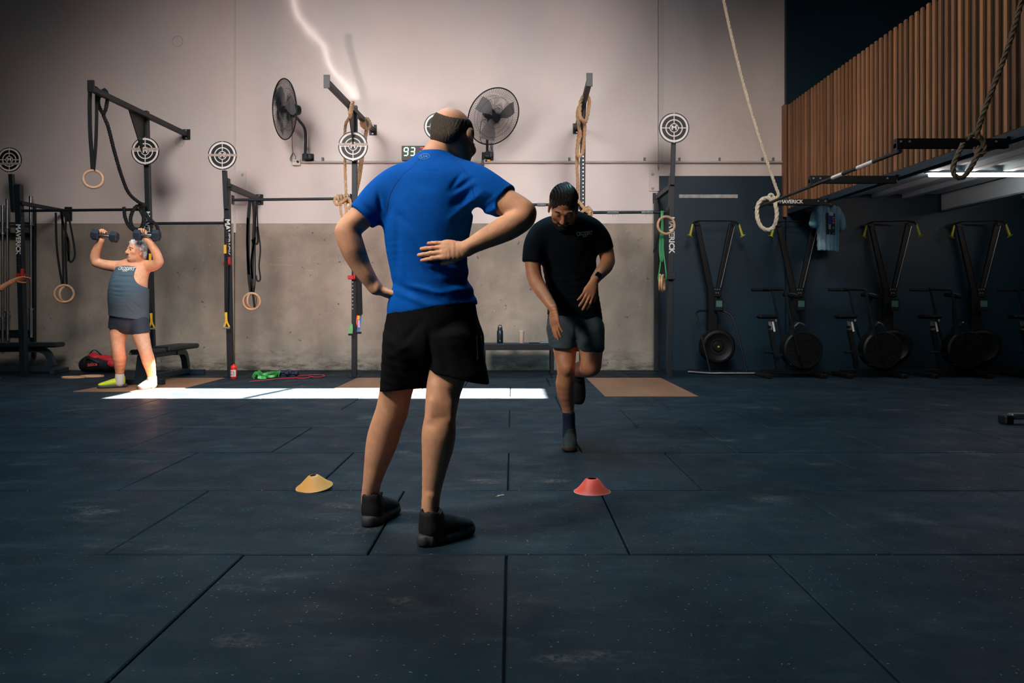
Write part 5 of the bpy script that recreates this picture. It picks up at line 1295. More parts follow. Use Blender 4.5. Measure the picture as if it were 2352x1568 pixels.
MB().cyl((4.82, 8.8, 2.452), (7.58, 8.8, 2.452), .024, seg=14).build('tube', mat('tube_glow', (255, 240, 232), .5, emit=(255, 236, 226), estr=20), tl)
light('tube_light_glow', 'AREA', (6.2, 8.8, 2.42), (6.2, 8.8, 0), 4, (1.0, .93, .88), shape='RECTANGLE', size=2.7, size_y=.05)

def bracket(label, y, txt=False):
    t = thing('cantilever_bracket', label, 'bracket', (3.95, y, 2.24))
    MB().box((3.515, y, 2.24), (.90, .05, .078), bev=.004).build('arm', M_steel2, t)
    MB().box((3.085, y, 2.20), (.04, .055, .085), bev=.004).build('bar_clamp', M_steel2, t)
    MB().box((3.985, y, 2.285), (.09, .07, .012)).build('fixing_plate', M_steel2, t)
    for x in ((3.10, 3.17, 3.86) if not txt else (3.84, 3.93)): MB().cyl((x, y - .025, 2.252), (x, y - .031, 2.252), .009, seg=10).build('bolt', M_bolt, t)
    if txt: brand_text(t, (3.50, y - .0275, 2.243), (1, 0, 0), (0, 0, 1), .062)
bracket('nearest black bracket of the slatted mezzanine, brown rope looped on it', 6.1)
bracket('middle black bracket of the slatted mezzanine', 7.86)
bracket('farthest black bracket of the slatted mezzanine, with white lettering', 9.58, True)
pb = thing('pull_up_bar', 'long black bar with white taped grips running under the three brackets', 'pull-up bar', (3.085, 7.8, 2.175))
MB().cyl((3.085, 6.05, 2.172), (3.085, 9.72, 2.172), .0165, seg=14).build('bar', M_steel, pb, smooth=True)
for a, c in ((7.33, 7.10), (6.80, 6.50)): MB().cyl((3.085, a, 2.172), (3.085, c, 2.172), .0185, seg=14).build('white_tape', mat('white_tape', (220, 216, 210), .8, var=.15, vscale=60), pb)

# ------------------------------------------------------------------ wall services
def pipe(name, label, cat, pts, r, m):
    return tag(MB().tube(pts, r, 10).build(name, m, None, smooth=True, origin=pts[0]), label, cat)
M_pipe = mat('painted_conduit', (196, 190, 186), .5); M_box = mat('junction_box', (226, 220, 212), .45)
cz = 3.02
cd = thing('conduit', 'thin painted pipe running level across the white wall', 'conduit', (.5, WY - .03, cz))
MB().cyl((-3.06, WY - .03, cz), (3.92, WY - .03, cz), .0165, seg=10).build('pipe', M_pipe, cd, smooth=True)
for px in (742, 1044, 1307, 1480, 1560, 1652, 1750, 1775):
    X = P(px, 372, WY).x; MB().box((X, WY - .02, cz + .03), (.028, .03, .075), bev=.004).build('pipe_clip', mat('clip_grey', (120, 122, 122), .5), cd)
def plate(label, px0, py0, px1, py1, bolts):
    a = P(px0, py1, WY - .01); c = P(px1, py0, WY - .01); t = thing('cover_plate', label, 'cover plate', ((a.x + c.x) / 2, WY - .01, a.z))
    MB().box(((a.x + c.x) / 2, WY - .008, (a.z + c.z) / 2), (c.x - a.x, .016, c.z - a.z), bev=.003).build('plate', mat('wall_white', (222, 212, 208), .55), t)
    for (bx, by) in bolts: q = P(bx, by, WY - .02); MB().lathe(q, (0, -1, 0), [(0, 0), (.022, 0), (.014, .012), (0, .014)], 10).build('bolt', mat('bolt_pale', (196, 188, 182), .5), t)
plate('white bolted plate on the wall joint above the short rig post', 527, 393, 566, 470, [(557, 401), (557, 434)])
plate('white bolted plate beside the rightmost rig post', 1491, 391, 1546, 439, [(1499, 400), (1499, 432), (1538, 401)])
q = P(1627, 450.5, WY - .03); tag(MB().box(q, (.85, .006, .05)).build('paint_strip', mat('white_strip', (176, 178, 176), .6, var=.3, vscale=12), None, origin=q), 'pale bare strip across the navy lower wall', 'strip')
for (px, py, r_) in ((408, 95, 12), (413, 326, 10)):
    MB().torus(P(px, py, WY - .001), (0, 1, 0), r_ / F * WY, .004, 28, 4).build('patched_hole', mat('patch_grey', (190, 182, 178), .7), wall)
M_chalk = mat('chalk', (198, 190, 178), .9)
rc = random.Random(2)
for (x0, y0, strokes) in ((640, 592, [[(0, 0), (10, -1)], [(2, 6), (12, 5)]]), (617, 605, [[(0, 3), (5, 0), (10, 4), (16, 1), (24, 4), (34, 2), (44, 4), (56, 3)]]), (705, 598, [[(0, -8), (1, 5)], [(6, -9), (7, 4)], [(0, -1), (8, -3)]]), (722, 597, [[(0, 6), (9, -5)], [(6, 4), (16, -7)], [(14, -2), (15, 6)]]), (752, 596, [[(0, -6), (1, 5), (4, 1)], [(8, -5), (9, 6)], [(12, 0), (16, -5), (17, 6)], [(21, -6), (22, 5), (26, 0)]]), (705, 614, [[(0, 0), (9, 12), (10, 2), (18, 14), (24, 16), (20, 2)], [(-2, 6), (16, 8)]]), (632, 618, [[(0, 0), (0, 7)], [(4, -1), (4, 6)]])):
    for st in strokes: MB().tube([P(x0 + a, y0 + b_, WY - .001) for a, b_ in st], .0022, 4).build('chalk_mark', M_chalk, wall)

# wall fans
M_fan = mat('fan_black', (12, 22, 30), .5)
def fan(label, cpx, cpy, d, ax, Rr, pole_px, pole_y, cable):
    c = P(cpx, cpy, d); ax = Vector(ax).normalized(); t = thing('wall_fan', label, 'fan', c)
    u = ax.orthogonal().normalized(); v = ax.cross(u)
    MB().torus(c, ax, Rr, .0085, 56, 8).build('rim', M_fan, t, smooth=True)
    for s_, nm in ((1, 'front_guard'), (-1, 'rear_guard')):
        mb = MB(); n = 92
        for k in range(n):
            pts = []
            for j in range(6):
                f = j / 5; rad = .05 + (Rr - .05) * f; a = 2 * PI * k / n + s_ * (1 - f) * (.55 if s_ > 0 else .35)
                h = .075 * (1 - f ** 2.6) * s_ * (1.0 if s_ > 0 else .9); pts.append(c + (u * math.cos(a) + v * math.sin(a)) * rad + ax * h)
            mb.tube(pts, .0021, 3, caps=False)
        for rr_ in (.35, .7): mb.torus(c + ax * s_ * .075 * (1 - rr_ ** 2.6), ax, Rr * rr_, .0018, 40, 4)
        o = mb.build(nm, M_fan, t); o['kind'] = 'stuff'
    MB().lathe(c + ax * .068, ax, [(0, 0), (.052, 0), (.05, .012), (0, .018)], 20).build('badge', M_fan, t, smooth=True)
    MB().lathe(c - ax * .03, ax, [(0, 0), (.045, 0), (.045, .06), (.02, .08), (0, .08)], 18).build('hub', M_fan, t, smooth=True)
    for k in range(3):
        a0 = 2 * PI * k / 3 + .4; mb = MB(); vs = []; 
        for j in range(7):
            f = j / 6; rad = .04 + f * (Rr * .86 - .04); w_ = .25 + .5 * f
            for e in (-1, 1):
                a = a0 + e * (.28 + .18 * math.sin(PI * f)) + .25 * f; vs.append(c + (u * math.cos(a) + v * math.sin(a)) * rad + ax * (.022 * e))
        n0 = len(vs); vs += [q - ax * .003 for q in vs]
        fs = []
        for j in range(6): fs.append((2 * j, 2 * j + 1, 2 * j + 3, 2 * j + 2)); fs.append((n0 + 2 * j, n0 + 2 * j + 2, n0 + 2 * j + 3, n0 + 2 * j + 1))
        for j in range(6): fs.append((2 * j, 2 * j + 2, n0 + 2 * j + 2, n0 + 2 * j)); fs.append((2 * j + 1, n0 + 2 * j + 1, n0 + 2 * j + 3, 2 * j + 3))
        mb._add(vs, fs); mb.build('blade', mat('fan_blade', (140, 144, 148), .5), t, smooth=True)
    MB().lathe(c - ax * .05, -ax, [(0, 0), (.06, .0), (.075, .02), (.078, .12), (.062, .17), (0, .18)], 22).build('motor', M_fan, t, smooth=True)
    m0 = c - ax * .13; pz = P(pole_px, pole_y, d + .1)
    wallp = Vector((pz.x, WY - .02, pz.z)); pb_ = Vector((pz.x, WY - .16, pz.z))
    MB().tube(spline([m0 - Vector((0, 0, .06)), Vector(((m0.x + pz.x) / 2, (m0.y + WY - .16) / 2, m0.z - .10)), Vector((pz.x, WY - .16, m0.z - .20)), pb_ + Vector((0, 0, -.02))], 6), .020, 12).build('stem', M_fan, t, smooth=True)
    MB().box(m0 - Vector((0, 0, .06)), (.05, .05, .08), bev=.008).build('tilt_joint', M_fan, t)
    MB().box((pz.x, WY - .012, pz.z), (.17, .022, .12), bev=.008).build('wall_plate', M_fan, t); MB().box((pz.x, WY - .09, pz.z), (.07, .16, .075), bev=.008).build('wall_arm', M_fan, t)
    MB().lathe((pz.x + .05, WY - .10, pz.z), (0, -1, 0), [(0, 0), (.04, 0), (.04, .03), (.03, .045), (0, .045)], 14).build('clamp_knob', M_fan, t)
    MB().tube(spline([m0 + Vector((-.04, 0, -.08)), P(pole_px - 12, pole_y - 60, d + .2), P(pole_px - 12, pole_y - 15, WY - .08)] + [P(x, y_, WY - .04) for x, y_ in cable], 6), .004, 5).build('power_cord', M_fan, t, smooth=True)
    return t
fan('caged black wall fan at left, turned toward the left', 653, 251, 10.42, (-.77, -.62, -.10), .405, 683, 345, [(672, 355), (666, 365), (672, 371), (679, 362), (674, 352), (668, 360), (672, 370), (680, 373)])
fan('caged black wall fan right of the balding head, tilted downward', 1134, 268, 10.42, (.50, -.70, -.50), .398, 1117, 341, [(1131, 330), (1126, 350), (1132, 356), (1128, 332), (1124, 352), (1130, 350), (1122, 370)])
def wall_box(label, px, py, sx, sz, m, extra):
    c = P(px, py, WY - .03); t = thing('socket_box', label, 'socket', c)
    MB().box(c, (sx, .05, sz), bev=.006).build('box', m, t)
    for nm, dx, dz, r_, mm in extra: MB().lathe(c + Vector((dx, -.025, dz)), (0, -1, 0), [(0, 0), (r_, 0), (r_ * .9, .03), (0, .035)], 12).build(nm, mm, t)
wall_box('cream power socket below the left fan', 681, 373, .115, .085, M_box, [('plug', .028, .004, .017, M_fan), ('switch', -.025, .01, .008, M_pipe)])
wall_box('grey plug-in adaptor below the right fan', 1109, 374, .042, .085, mat('adaptor_grey', (70, 88, 96), .5), [])
wall_box('socket with yellow plug below the right fan', 1119, 370, .09, .05, M_box, [('plug', -.015, 0, .016, M_fan), ('yellow_plug', .025, 0, .019, M_yel)])
# LED timer
tm = thing('led_timer', 'black electronic wall timer with green and red digits behind the blue shoulder', 'timer', P(985, 350, WY - .05))
a = P(923, 369, WY - .06); c_ = P(1062, 335, WY - .06)
MB().box(((a.x + c_.x) / 2, WY - .04, (a.z + c_.z) / 2), (c_.x - a.x, .06, c_.z - a.z), bev=.005).build('case', mat('timer_case', (10, 26, 24), .4), tm)
SEG = {'0': 'abcdef', '1': 'bc', '2': 'abged', '3': 'abgcd', '4': 'fgbc', '5': 'afgcd', '6': 'afgecd', '7': 'abc', '8': 'abcdefg', '9': 'abcdfg'}
M_g = mat('led_green', (235, 255, 240), emit=(190, 255, 215), estr=1.6); M_r = mat('led_red', (255, 60, 60), emit=(255, 52, 52), estr=1.5)
def digit(ch, px, py, m, nm):
    w_, h_ = .058, .112; c = P(px, py, WY - .072); mb = MB(); t_ = .0135; sh_ = .10
    def S(x0, z0, x1, z1): mb.bar(c + Vector((x0 + z0 * sh_, 0, z0)), c + Vector((x1 + z1 * sh_, 0, z1)), t_, .004, up=(0, 1, 0))
    for s_ in SEG[ch]:
        g = .006; hw, hh = w_ / 2, h_ / 2
        {'a': lambda: S(-hw + g, hh, hw - g, hh), 'd': lambda: S(-hw + g, -hh, hw - g, -hh), 'g': lambda: S(-hw + g, 0, hw - g, 0), 'b': lambda: S(hw, g, hw, hh - g), 'c': lambda: S(hw, -hh + g, hw, -g), 'f': lambda: S(-hw, g, -hw, hh - g), 'e': lambda: S(-hw, -hh + g, -hw, -g)}[s_]()
    mb.build(nm, m, tm)
digit('9', 932.5, 348, M_g, 'digit'); digit('3', 947.5, 348, M_g, 'digit'); digit('3', 968, 348, M_r, 'digit'); digit('5', 983, 348, M_r, 'digit')

# ------------------------------------------------------------------ platforms and things lying on the floor
M_ply = mat('plywood', (140, 98, 74), rough=.45, var=.22, vscale=3, stretch=(1, .25, 1), bump=.1, bscale=60)
for (x0, x1, y0, y1), lab in zip(PLAT, ('plywood lifting platform under the grey-haired man and the flat bench', 'plywood lifting platform behind the blue-shirted man', 'plywood lifting platform right of the running man', 'plywood lifting platform at the far left edge')):
    t = thing('lifting_platform', lab, 'platform', ((x0 + x1) / 2, (y0 + y1) / 2, 0))
    MB().box(((x0 + x1) / 2, (y0 + y1) / 2, .0008), (x1 - x0 - .01, y1 - y0 - .01, .006), bev=.002).build('board', M_ply, t)
def cone(label, px, py, m, Rb, h, rt_, tilt=(0, 0)):
    g = G(px, py); t = thing('marker_cone', label, 'marker cone', g)
    rot = Euler((tilt[0], tilt[1], 0)).to_matrix(); z0 = abs(math.sin(tilt[0])) * Rb * .9
    mb = MB(); prof = [(Rb - .004, .003), (Rb, .0), (Rb, .0025), (Rb - .006, .006), (Rb * .72, h * .36), (rt_ + .012, h * .93), (rt_ + .002, h), (rt_ - .001, h), (rt_ + .008, h * .92), (Rb * .70, h * .33), (Rb - .008, .003)]
    mb.lathe((0, 0, 0), (0, 0, 1), prof, 56)
    for i, v in enumerate(mb.v): q = rot @ Vector(v); mb.v[i] = tuple(q + g + Vector((0, 0, z0)))
    mb.build('cone', m, t, smooth=True)
    mb = MB(); mb.tube([rot @ Vector((math.cos(k * PI / 28) * Rb, math.sin(k * PI / 28) * Rb, .002)) + g + Vector((0, 0, z0)) for k in range(56)], .0016, 6, closed=True); mb.build('rim', mat(m.name + '_rim', (250, 190, 160) if 'red' in m.name else (252, 206, 150), .5), t)
    return t
cone('flat orange-yellow training cone on the rubber floor', 722, 1122, mat('cone_amber', (255, 178, 92), .4, sss=.2), .0925, .062, .017, (R(7), R(-4)))
cone('flat red training cone with a hole in its top', 1360, 1129, mat('cone_red', (255, 92, 76), .4, sss=.2), .0925, .068, .024)
# little chips of chalk
for (px, py, s_) in ((727, 1192, .006), (1150, 1138, .018), (1143, 1141, .010), (1372, 1312, .004)):
    g = G(px, py); mb = MB(); mb.ell = None
    MB().box(g + Vector((0, 0, .002)), (s_ * 2, s_ * .7, .003), Matrix.Rotation(.4, 4, 'Z'), .001).build('floor_fleck', mat('fleck_pale', (176, 168, 140), .8) if px != 727 else mat('fleck_orange', (220, 110, 60), .8), floor)
bt = thing('water_bottle', 'red squeeze bottle with white printed panel at the foot of the short rig post', 'bottle', G(537, 870))
c = bt.location
MB().lathe(c, (0, 0, 1), [(0, 0), (.038, 0), (.041, .006), (.041, .125), (.037, .133), (.041, .14)], 28).build('bottle_body', mat('bottle_red', (206, 36, 38), .35), bt, smooth=True)
MB().lathe(c + Vector((0, 0, .14)), (0, 0, 1), [(.041, 0), (.041, .012), (.034, .030), (.014, .038), (.012, .050), (.0, .052)], 28).build('cap', mat('bottle_red_cap', (232, 50, 44), .35), bt, smooth=True)
mb = MB(); vs = []; 
for k in range(13):
    a = R(-152 + k * 10); vs += [c + Vector((math.cos(a) * .0418, math.sin(a) * .0418, .032)), c + Vector((math.cos(a) * .0418, math.sin(a) * .0418, .118))]
mb._add(vs, [(2 * k, 2 * k + 2, 2 * k + 3, 2 * k + 1) for k in range(12)]); mb.build('printed_panel', mat('panel_white', (236, 214, 206), .5), bt)
for ch, dx, dz in (('P', -.017, .092), ('A', .010, .092), ('R', -.017, .058), ('C', .010, .058)): put_text(ch, .036, c + Vector((dx, -.0422, dz)), (1, 0, 0), (0, 0, 1), mat('panel_ink', (120, 20, 30), .5), bt)
# bag
bag = thing('duffel_bag', 'black and red sports duffel bag against the concrete wall', 'bag', P(225, 0, 10.78) * 1.0); bag.location.z = 0
bc = Vector((bag.location.x, 10.78, 0))
sh = Shape(); sh.loft([(bc + Vector((-.20, 0, .095)), .10, .09), (bc + Vector((-.08, 0, .125)), .13, .125), (bc + Vector((.10, 0, .115)), .13, .115), (bc + Vector((.26, 0, .10)), .12, .10)], (0, 1, 0), 3, .02); sh.clip(bc + Vector((0, 0, .004)), (0, 0, -1), .01); sh.disp(ripple(.005, 21, 17, 25))
bb = shape_obj('bag_body', sh, .009, mat('bag_black', (10, 16, 22), .7), bag)
sh = Shape(); sh.loft([(bc + Vector((-.15, 0, .175)), .075, .045), (bc + Vector((-.05, 0, .215)), .085, .055), (bc + Vector((.04, 0, .185)), .10, .05), (bc + Vector((.14, 0, .19)), .105, .045), (bc + Vector((.24, 0, .165)), .10, .03)], (0, 1, 0), 3, .02); sh.disp(ripple(.006, 33, 17, 25, 1))
shape_obj('bag_lid', sh, .009, mat('bag_red', (206, 40, 52), .6), bag)
sh = Shape(); sh.loft([(bc + Vector((.205, 0, .125)), .128, .085), (bc + Vector((.29, 0, .115)), .12, .082)], (0, 1, 0), 2, .02); shape_obj('bag_side', sh, .009, mat('bag_red', (206, 40, 52), .6), bag)
mb = MB(); strap(mb, [bc + Vector((-.12, -.06, .20)), bc + Vector((-.07, -.02, .30)), bc + Vector((-.02, 0, .30)), bc + Vector((.08, -.02, .22)), bc + Vector((.12, -.05, .22))], .028, .008, (0, 1, 0)); mb.build('carry_handle', mat('bag_black', (10, 16, 22), .7), bag)
mb = MB(); strap(mb, [bc + Vector((-.10, -.125, .185)), bc + Vector((-.04, -.15, .205)), bc + Vector((.04, -.15, .17)), bc + Vector((.10, -.14, .14))], .022, .008, (0, .5, 1)); mb.build('carry_handle', mat('bag_black', (10, 16, 22), .7), bag)
project_text('asics', .075, bb, 208, 837, 10.6, bb, mat('bag_print', (232, 90, 90), .5), rot=R(-5), bold=.002)
# loop bands, resistance bands, small weights
def floor_loop(name, label, cat, pts, w_, m, t_=.004): mb = MB(); strap(mb, pts, w_, t_, (0, 0, 1), 6); return tag(mb.build(name, m, None, origin=pts[0]), label, cat)
M_peach = mat('band_peach', (224, 172, 136), .6)
for (px, py, rx, ry, lab) in ((168, 867.5, .145, .085, 'peach loop band lying on the floor, the left of two'), (211, 865, .150, .11, 'peach loop band lying on the floor, the right of two')):
    g = G(px, py); floor_loop('loop_band', lab, 'loop band', [g + Vector((math.cos(k * PI / 8) * rx, math.sin(k * PI / 8) * ry, .011)) for k in range(17)], .018, M_peach)
gb2 = thing('resistance_band', 'crumpled light green resistance band on the floor', 'resistance band', G(612, 869))
for pts_ in ([(580, 870, .03), (588, 866, .06), (598, 870, .03), (606, 868, .02), (630, 868, .03), (642, 862, .05), (640, 868, .03)], [(583, 871, .02), (594, 862, .05), (604, 868, .05), (622, 866, .06), (638, 862, .05)], [(592, 871, .03), (600, 871, .02), (612, 871, .03), (614, 864, .05)]):
    mb = MB(); strap(mb, [G(x, y_) + Vector((0, 0, z)) for x, y_, z in pts_], .034, .005, (0, .4, 1), 6); mb.build('band', mat('band_lime', (96, 204, 104), .5), gb2)
rb2 = thing('resistance_band', 'thin red resistance band stretched along the floor', 'resistance band', G(640, 874))
mb = MB(); strap(mb, [G(x, y_) + Vector((0, 0, .012)) for x, y_ in ((573, 878), (605, 875), (640, 871), (676, 869.5), (700, 870), (716, 867))], .020, .006, (0, 1, 0), 6); mb.build('band', M_bandred, rb2)
mb = MB(); strap(mb, [G(x, y_) + Vector((0, 0, .014)) for x, y_ in ((676, 870), (690, 865), (703, 864), (716, 867), (730, 868), (744, 866), (740, 863), (722, 862.5), (708, 864), (716, 868))], .016, .006, (0, 1, 0), 6); mb.build('band', M_bandred, rb2)
M_vinyl = mat('vinyl_purple', (30, 30, 62), .45)
dumbbell('small dark purple dumbbell lying behind the green band', G(653, 861) + Vector((0, .0, .036)), (1, .35, 0), .045, .036, M_vinyl, M_vinyl, None, 8, .038)
dumbbell('small dark purple dumbbell lying beside the red band', G(671, 864) + Vector((0, 0, .036)), (1, -.1, 0), .045, .036, M_vinyl, M_vinyl, None, 8, .040)

# ------------------------------------------------------------------ benches
M_pad = mat('bench_vinyl', (20, 32, 40), .45, bump=.1, bscale=200); M_frame = mat('bench_frame', (34, 48, 58), .4)
def flat_bench(label, loc, rotz):
    t = thing('weight_bench', label, 'bench', loc, rotz)
    def B(nm, mb, m, **k): return mb.build(nm, m, t, local=True, **k)
    B('back_pad', MB().box((0, .30, .395), (.28, .92, .065), bev=.018), M_pad); B('seat_pad', MB().box((0, -.42, .385), (.27, .40, .06), bev=.018), M_pad)
    B('top_beam', MB().box((0, 0, .33), (.06, 1.15, .06), bev=.004), M_frame); B('base_beam', MB().box((0, .05, .06), (.06, 1.35, .07), bev=.004), M_frame)
    B('front_foot', MB().box((0, -.62, .035), (.56, .06, .07), bev=.005), M_frame); B('rear_foot', MB().box((0, .74, .035), (.44, .06, .07), bev=.005), M_frame)
    B('front_leg', MB().prism([(-.085, 0), (.085, 0), (.055, .28), (-.055, .28)], (0, -.56, .07), (1, 0, 0), (0, 0, 1), .05), M_frame)
    mb = MB(); strap(mb, [Vector((0, .30, .33)), Vector((0, .50, .325)), Vector((0, .60, .26)), Vector((0, .66, .10))], .08, .075, (1, 0, 0), 6); B('curved_leg', mb, M_frame)
    for x in (-.28, .28): B('foot_cap', MB().box((x, -.62, .035), (.012, .065, .074), bev=.003), M_steel2)
    B('end_bolt', MB().cyl((-.12, -.63, .37), (-.12, -.615, .37), .014, seg=8), M_bolt)
    return t
flat_bench('padded flat weight bench behind the grey-haired man, end-on to the camera', (-4.42, 9.68, 0), 0)
flat_bench('padded weight bench at the left edge, side-on behind the leftmost post', (-7.05, 10.55, 0), R(-84))
sb = thing('sitting_bench', 'low black bench against the concrete with bottles on it', 'bench', (.10, 10.66, 0))
MB().box((.09, 10.66, .405), (1.05, .30, .025), bev=.004).build('seat_board', M_frame, sb); MB().box((.09, 10.53, .360), (1.05, .04, .068), bev=.003).build('rail', M_steel2, sb); MB().box((.09, 10.79, .360), (1.05, .04, .068), bev=.003).build('rail', M_steel2, sb)
for x in (-.40, .555):
    for y_ in (10.53, 10.79): MB().box((x, y_, .165), (.05, .05, .33), bev=.003).build('leg', M_steel2, sb); MB().box((x, y_, .012), (.06, .06, .024), bev=.003).build('foot_cap', M_black, sb)
for x in (-.13, .40): MB().cyl((x, 10.51, .36), (x, 10.505, .36), .010, seg=8).build('bolt', M_frame, sb)
bz = .4175
b1 = thing('water_bottle', 'dark insulated bottle with loop lid on the low bench', 'bottle', (P(1148.5, 0, 10.62).x, 10.62, bz)); c = b1.location.copy()
MB().lathe(c, (0, 0, 1), [(0, 0), (.040, 0), (.044, .006), (.044, .168), (.036, .18), (0, .18)], 28).build('bottle_body', mat('bottle_navy', (12, 30, 44), .35), b1, smooth=True)
MB().lathe(c + Vector((0, 0, .18)), (0, 0, 1), [(.034, 0), (.035, .030), (.03, .04), (0, .04)], 24).build('lid', mat('lid_teal', (20, 44, 56), .45), b1, smooth=True)
MB().tube([c + Vector((-.022, 0, .215)), c + Vector((-.022, 0, .240)), c + Vector((-.014, 0, .250)), c + Vector((.014, 0, .250)), c + Vector((.022, 0, .240)), c + Vector((.022, 0, .215))], .0055, 8).build('lid_loop', M_black, b1)
MB().lathe(c + Vector((0, -.0445, .035)), (0, -1, 0), [(0, 0), (.008, 0), (.008, .001), (0, .001)], 14).build('emblem', M_bolt, b1)
b2 = thing('tumbler', 'pale beige tumbler on the low bench, right of the dark bottle', 'cup', (P(1197.5, 0, 10.62).x, 10.62, bz)); c = b2.location.copy()
MB().lathe(c, (0, 0, 1), [(0, 0), (.033, 0), (.035, .005), (.040, .162), (0, .162)], 28).build('cup_body', mat('cup_beige', (190, 172, 156), .5), b2, smooth=True)
MB().lathe(c + Vector((0, 0, .162)), (0, 0, 1), [(.041, 0), (.041, .012), (.036, .016), (0, .016)], 28).build('cup_lid', mat('cup_lid', (205, 194, 184), .3), b2, smooth=True)
p_ = P(1226, 0, 10.60); tag(MB().box((p_.x, 10.60, bz + .006), (.145, .09, .011), bev=.003).build('phone', mat('phone_dark', (22, 26, 32), .3), None, origin=(p_.x, 10.60, bz)), 'dark phone lying flat on the low bench', 'phone')
p_ = P(1251, 0, 10.62); tag(MB().box((p_.x, 10.62, bz + .011), (.125, .16, .021), bev=.004).build('notebook', mat('notebook_grey', (130, 134, 132), .6), None, origin=(p_.x, 10.62, bz)), 'grey notebook at the right end of the low bench', 'notebook')

# ------------------------------------------------------------------ barbells stored upright on the far-left wall
rk_ = thing('barbell_rack', 'wall rack of dark rails holding upright barbells behind the leftmost post', 'rack', (-7.4, 11.0, 0))
for py in (539, 762, 512): q = P(10, py, 10.98); MB().box((q.x - .1, 10.99, q.z), (1.05, .05, .055 if py != 512 else .02), bev=.003).build('rail', M_steel2 if py != 512 else M_frame, rk_)
for px in (-45, 74): q = P(px, 600, 11.0); MB().box((q.x, 11.035, 1.3), (.05, .05, 2.2), bev=.003).build('upright', M_steel, rk_)
bbp = None
for i, (px, y0, y1, lab) in enumerate(((4, 508, 788, 'upright barbell nearest the left edge'), (15, 498, 782, 'upright barbell, second from the left edge'), (69, 500, 775, 'upright barbell just right of the leftmost post'), (-18, 500, 785, 'upright barbell cut by the left edge'))):
    d = 10.942; a = P(px + 2, y1, d); c = P(px, y0, d)
    if bbp is None:
        L_ = 2.05; t = thing('barbell', lab, 'barbell', (a.x, d, .55 - .2))
        base = t.location.copy()
        MB().cyl(base + Vector((0, 0, .40)), base + Vector((0, 0, L_ - .42)), .0145, seg=12).build('shaft', M_chrome, t, smooth=True)
        for z0 in (0, L_ - .42):
            MB().cyl(base + Vector((0, 0, z0)), base + Vector((0, 0, z0 + .40)), .025, seg=14).build('sleeve', M_chrome, t, smooth=True)
            MB().cyl(base + Vector((0, 0, z0 + (.40 if z0 == 0 else -.02))), base + Vector((0, 0, z0 + (.42 if z0 == 0 else 0))), .037, seg=14).build('collar', M_chrome, t, smooth=True)
        bbp = t
    else: dup(bbp, (a.x, d, a.z), None, lab)
# T-shirt on a hanger under the mezzanine
ts = thing('hanging_t_shirt', 'blue and white streaked t-shirt on a wooden hanger', 't-shirt', P(1902, 462, 10.7))
TA = 34
tu = Vector((math.cos(R(TA)), math.sin(R(TA)), 0)); tc = P(1902, 520, 10.7)
def tp(dx, z): return tc + tu * dx + Vector((0, 0, z))
sh = Shape(); sh.loft([(tp(0, -.36), .23, .045), (tp(0, -.1), .235, .05), (tp(0, .12), .24, .05), (tp(0, .26), .20, .045), (tp(0, .325), .09, .035)], tuple(tu), 3, .02)
for s_ in (-1, 1): sh.limb([(tp(s_ * .18, .24), .06), (tp(s_ * .27, .16), .058), (tp(s_ * .34, .02), .062)], 3, .01, .03)
sh.clip(tp(0, -.34), (0, 0, -1)); sh.clip(tp(0, .312), (0, 0, 1)); sh.cone(tp(0, .33) - Vector((0, .05, 0)), tp(0, .33), .075, .075, .01, sub=True)
sh.disp(lambda x, y, z: (.006 * np.sin((x * tu.x + y * tu.y) * 70 + z * 2)).astype(np.float32))
M_tie = mat('streaked_cotton', (26, 116, 158), rough=.85, color2=(150, 186, 200), vscale=5, stretch=(2.2, 2.2, .25))
tso = shape_obj('shirt', sh, .010, M_tie, ts)
nb_ = tu.cross(Vector((0, 0, 1)));  nb_ = nb_ if nb_.y < 0 else -nb_
for nm, dx, dz, sx, sz, col in (('print_patch', -.02, .03, .20, .30, (18, 30, 44)), ('print_patch', -.05, .08, .08, .12, (24, 70, 150)), ('print_patch', -.05, -.01, .05, .07, (150, 180, 190)), ('print_patch', -.02, .17, .10, .05, (178, 198, 204))):
    MB().box(tp(dx, dz) + nb_ * (.056 + .002 * (sx < .15)), (sx, .003, sz), Matrix.Rotation(R(TA), 4, 'Z'), .001).build(nm, mat('print_%d' % col[2], col, .8), ts)
for k in range(3): MB().box(tp(.045, .12 - k * .032) + nb_ * .060, (.07, .003, .013), Matrix.Rotation(R(TA), 4, 'Z')).build('print_stripe', mat('print_pink', (206, 84, 110), .8), ts)
MB().tube([tp(-.2, .25), tp(-.08, .31), tp(0, .335), tp(.08, .31), tp(.2, .25)], .010, 8).build('hanger', M_wood, ts); MB().tube([tp(0, .335), tp(0, .40), tp(.02, .43), tp(.04, .41)], .003, 6).build('hook', M_bolt, ts)

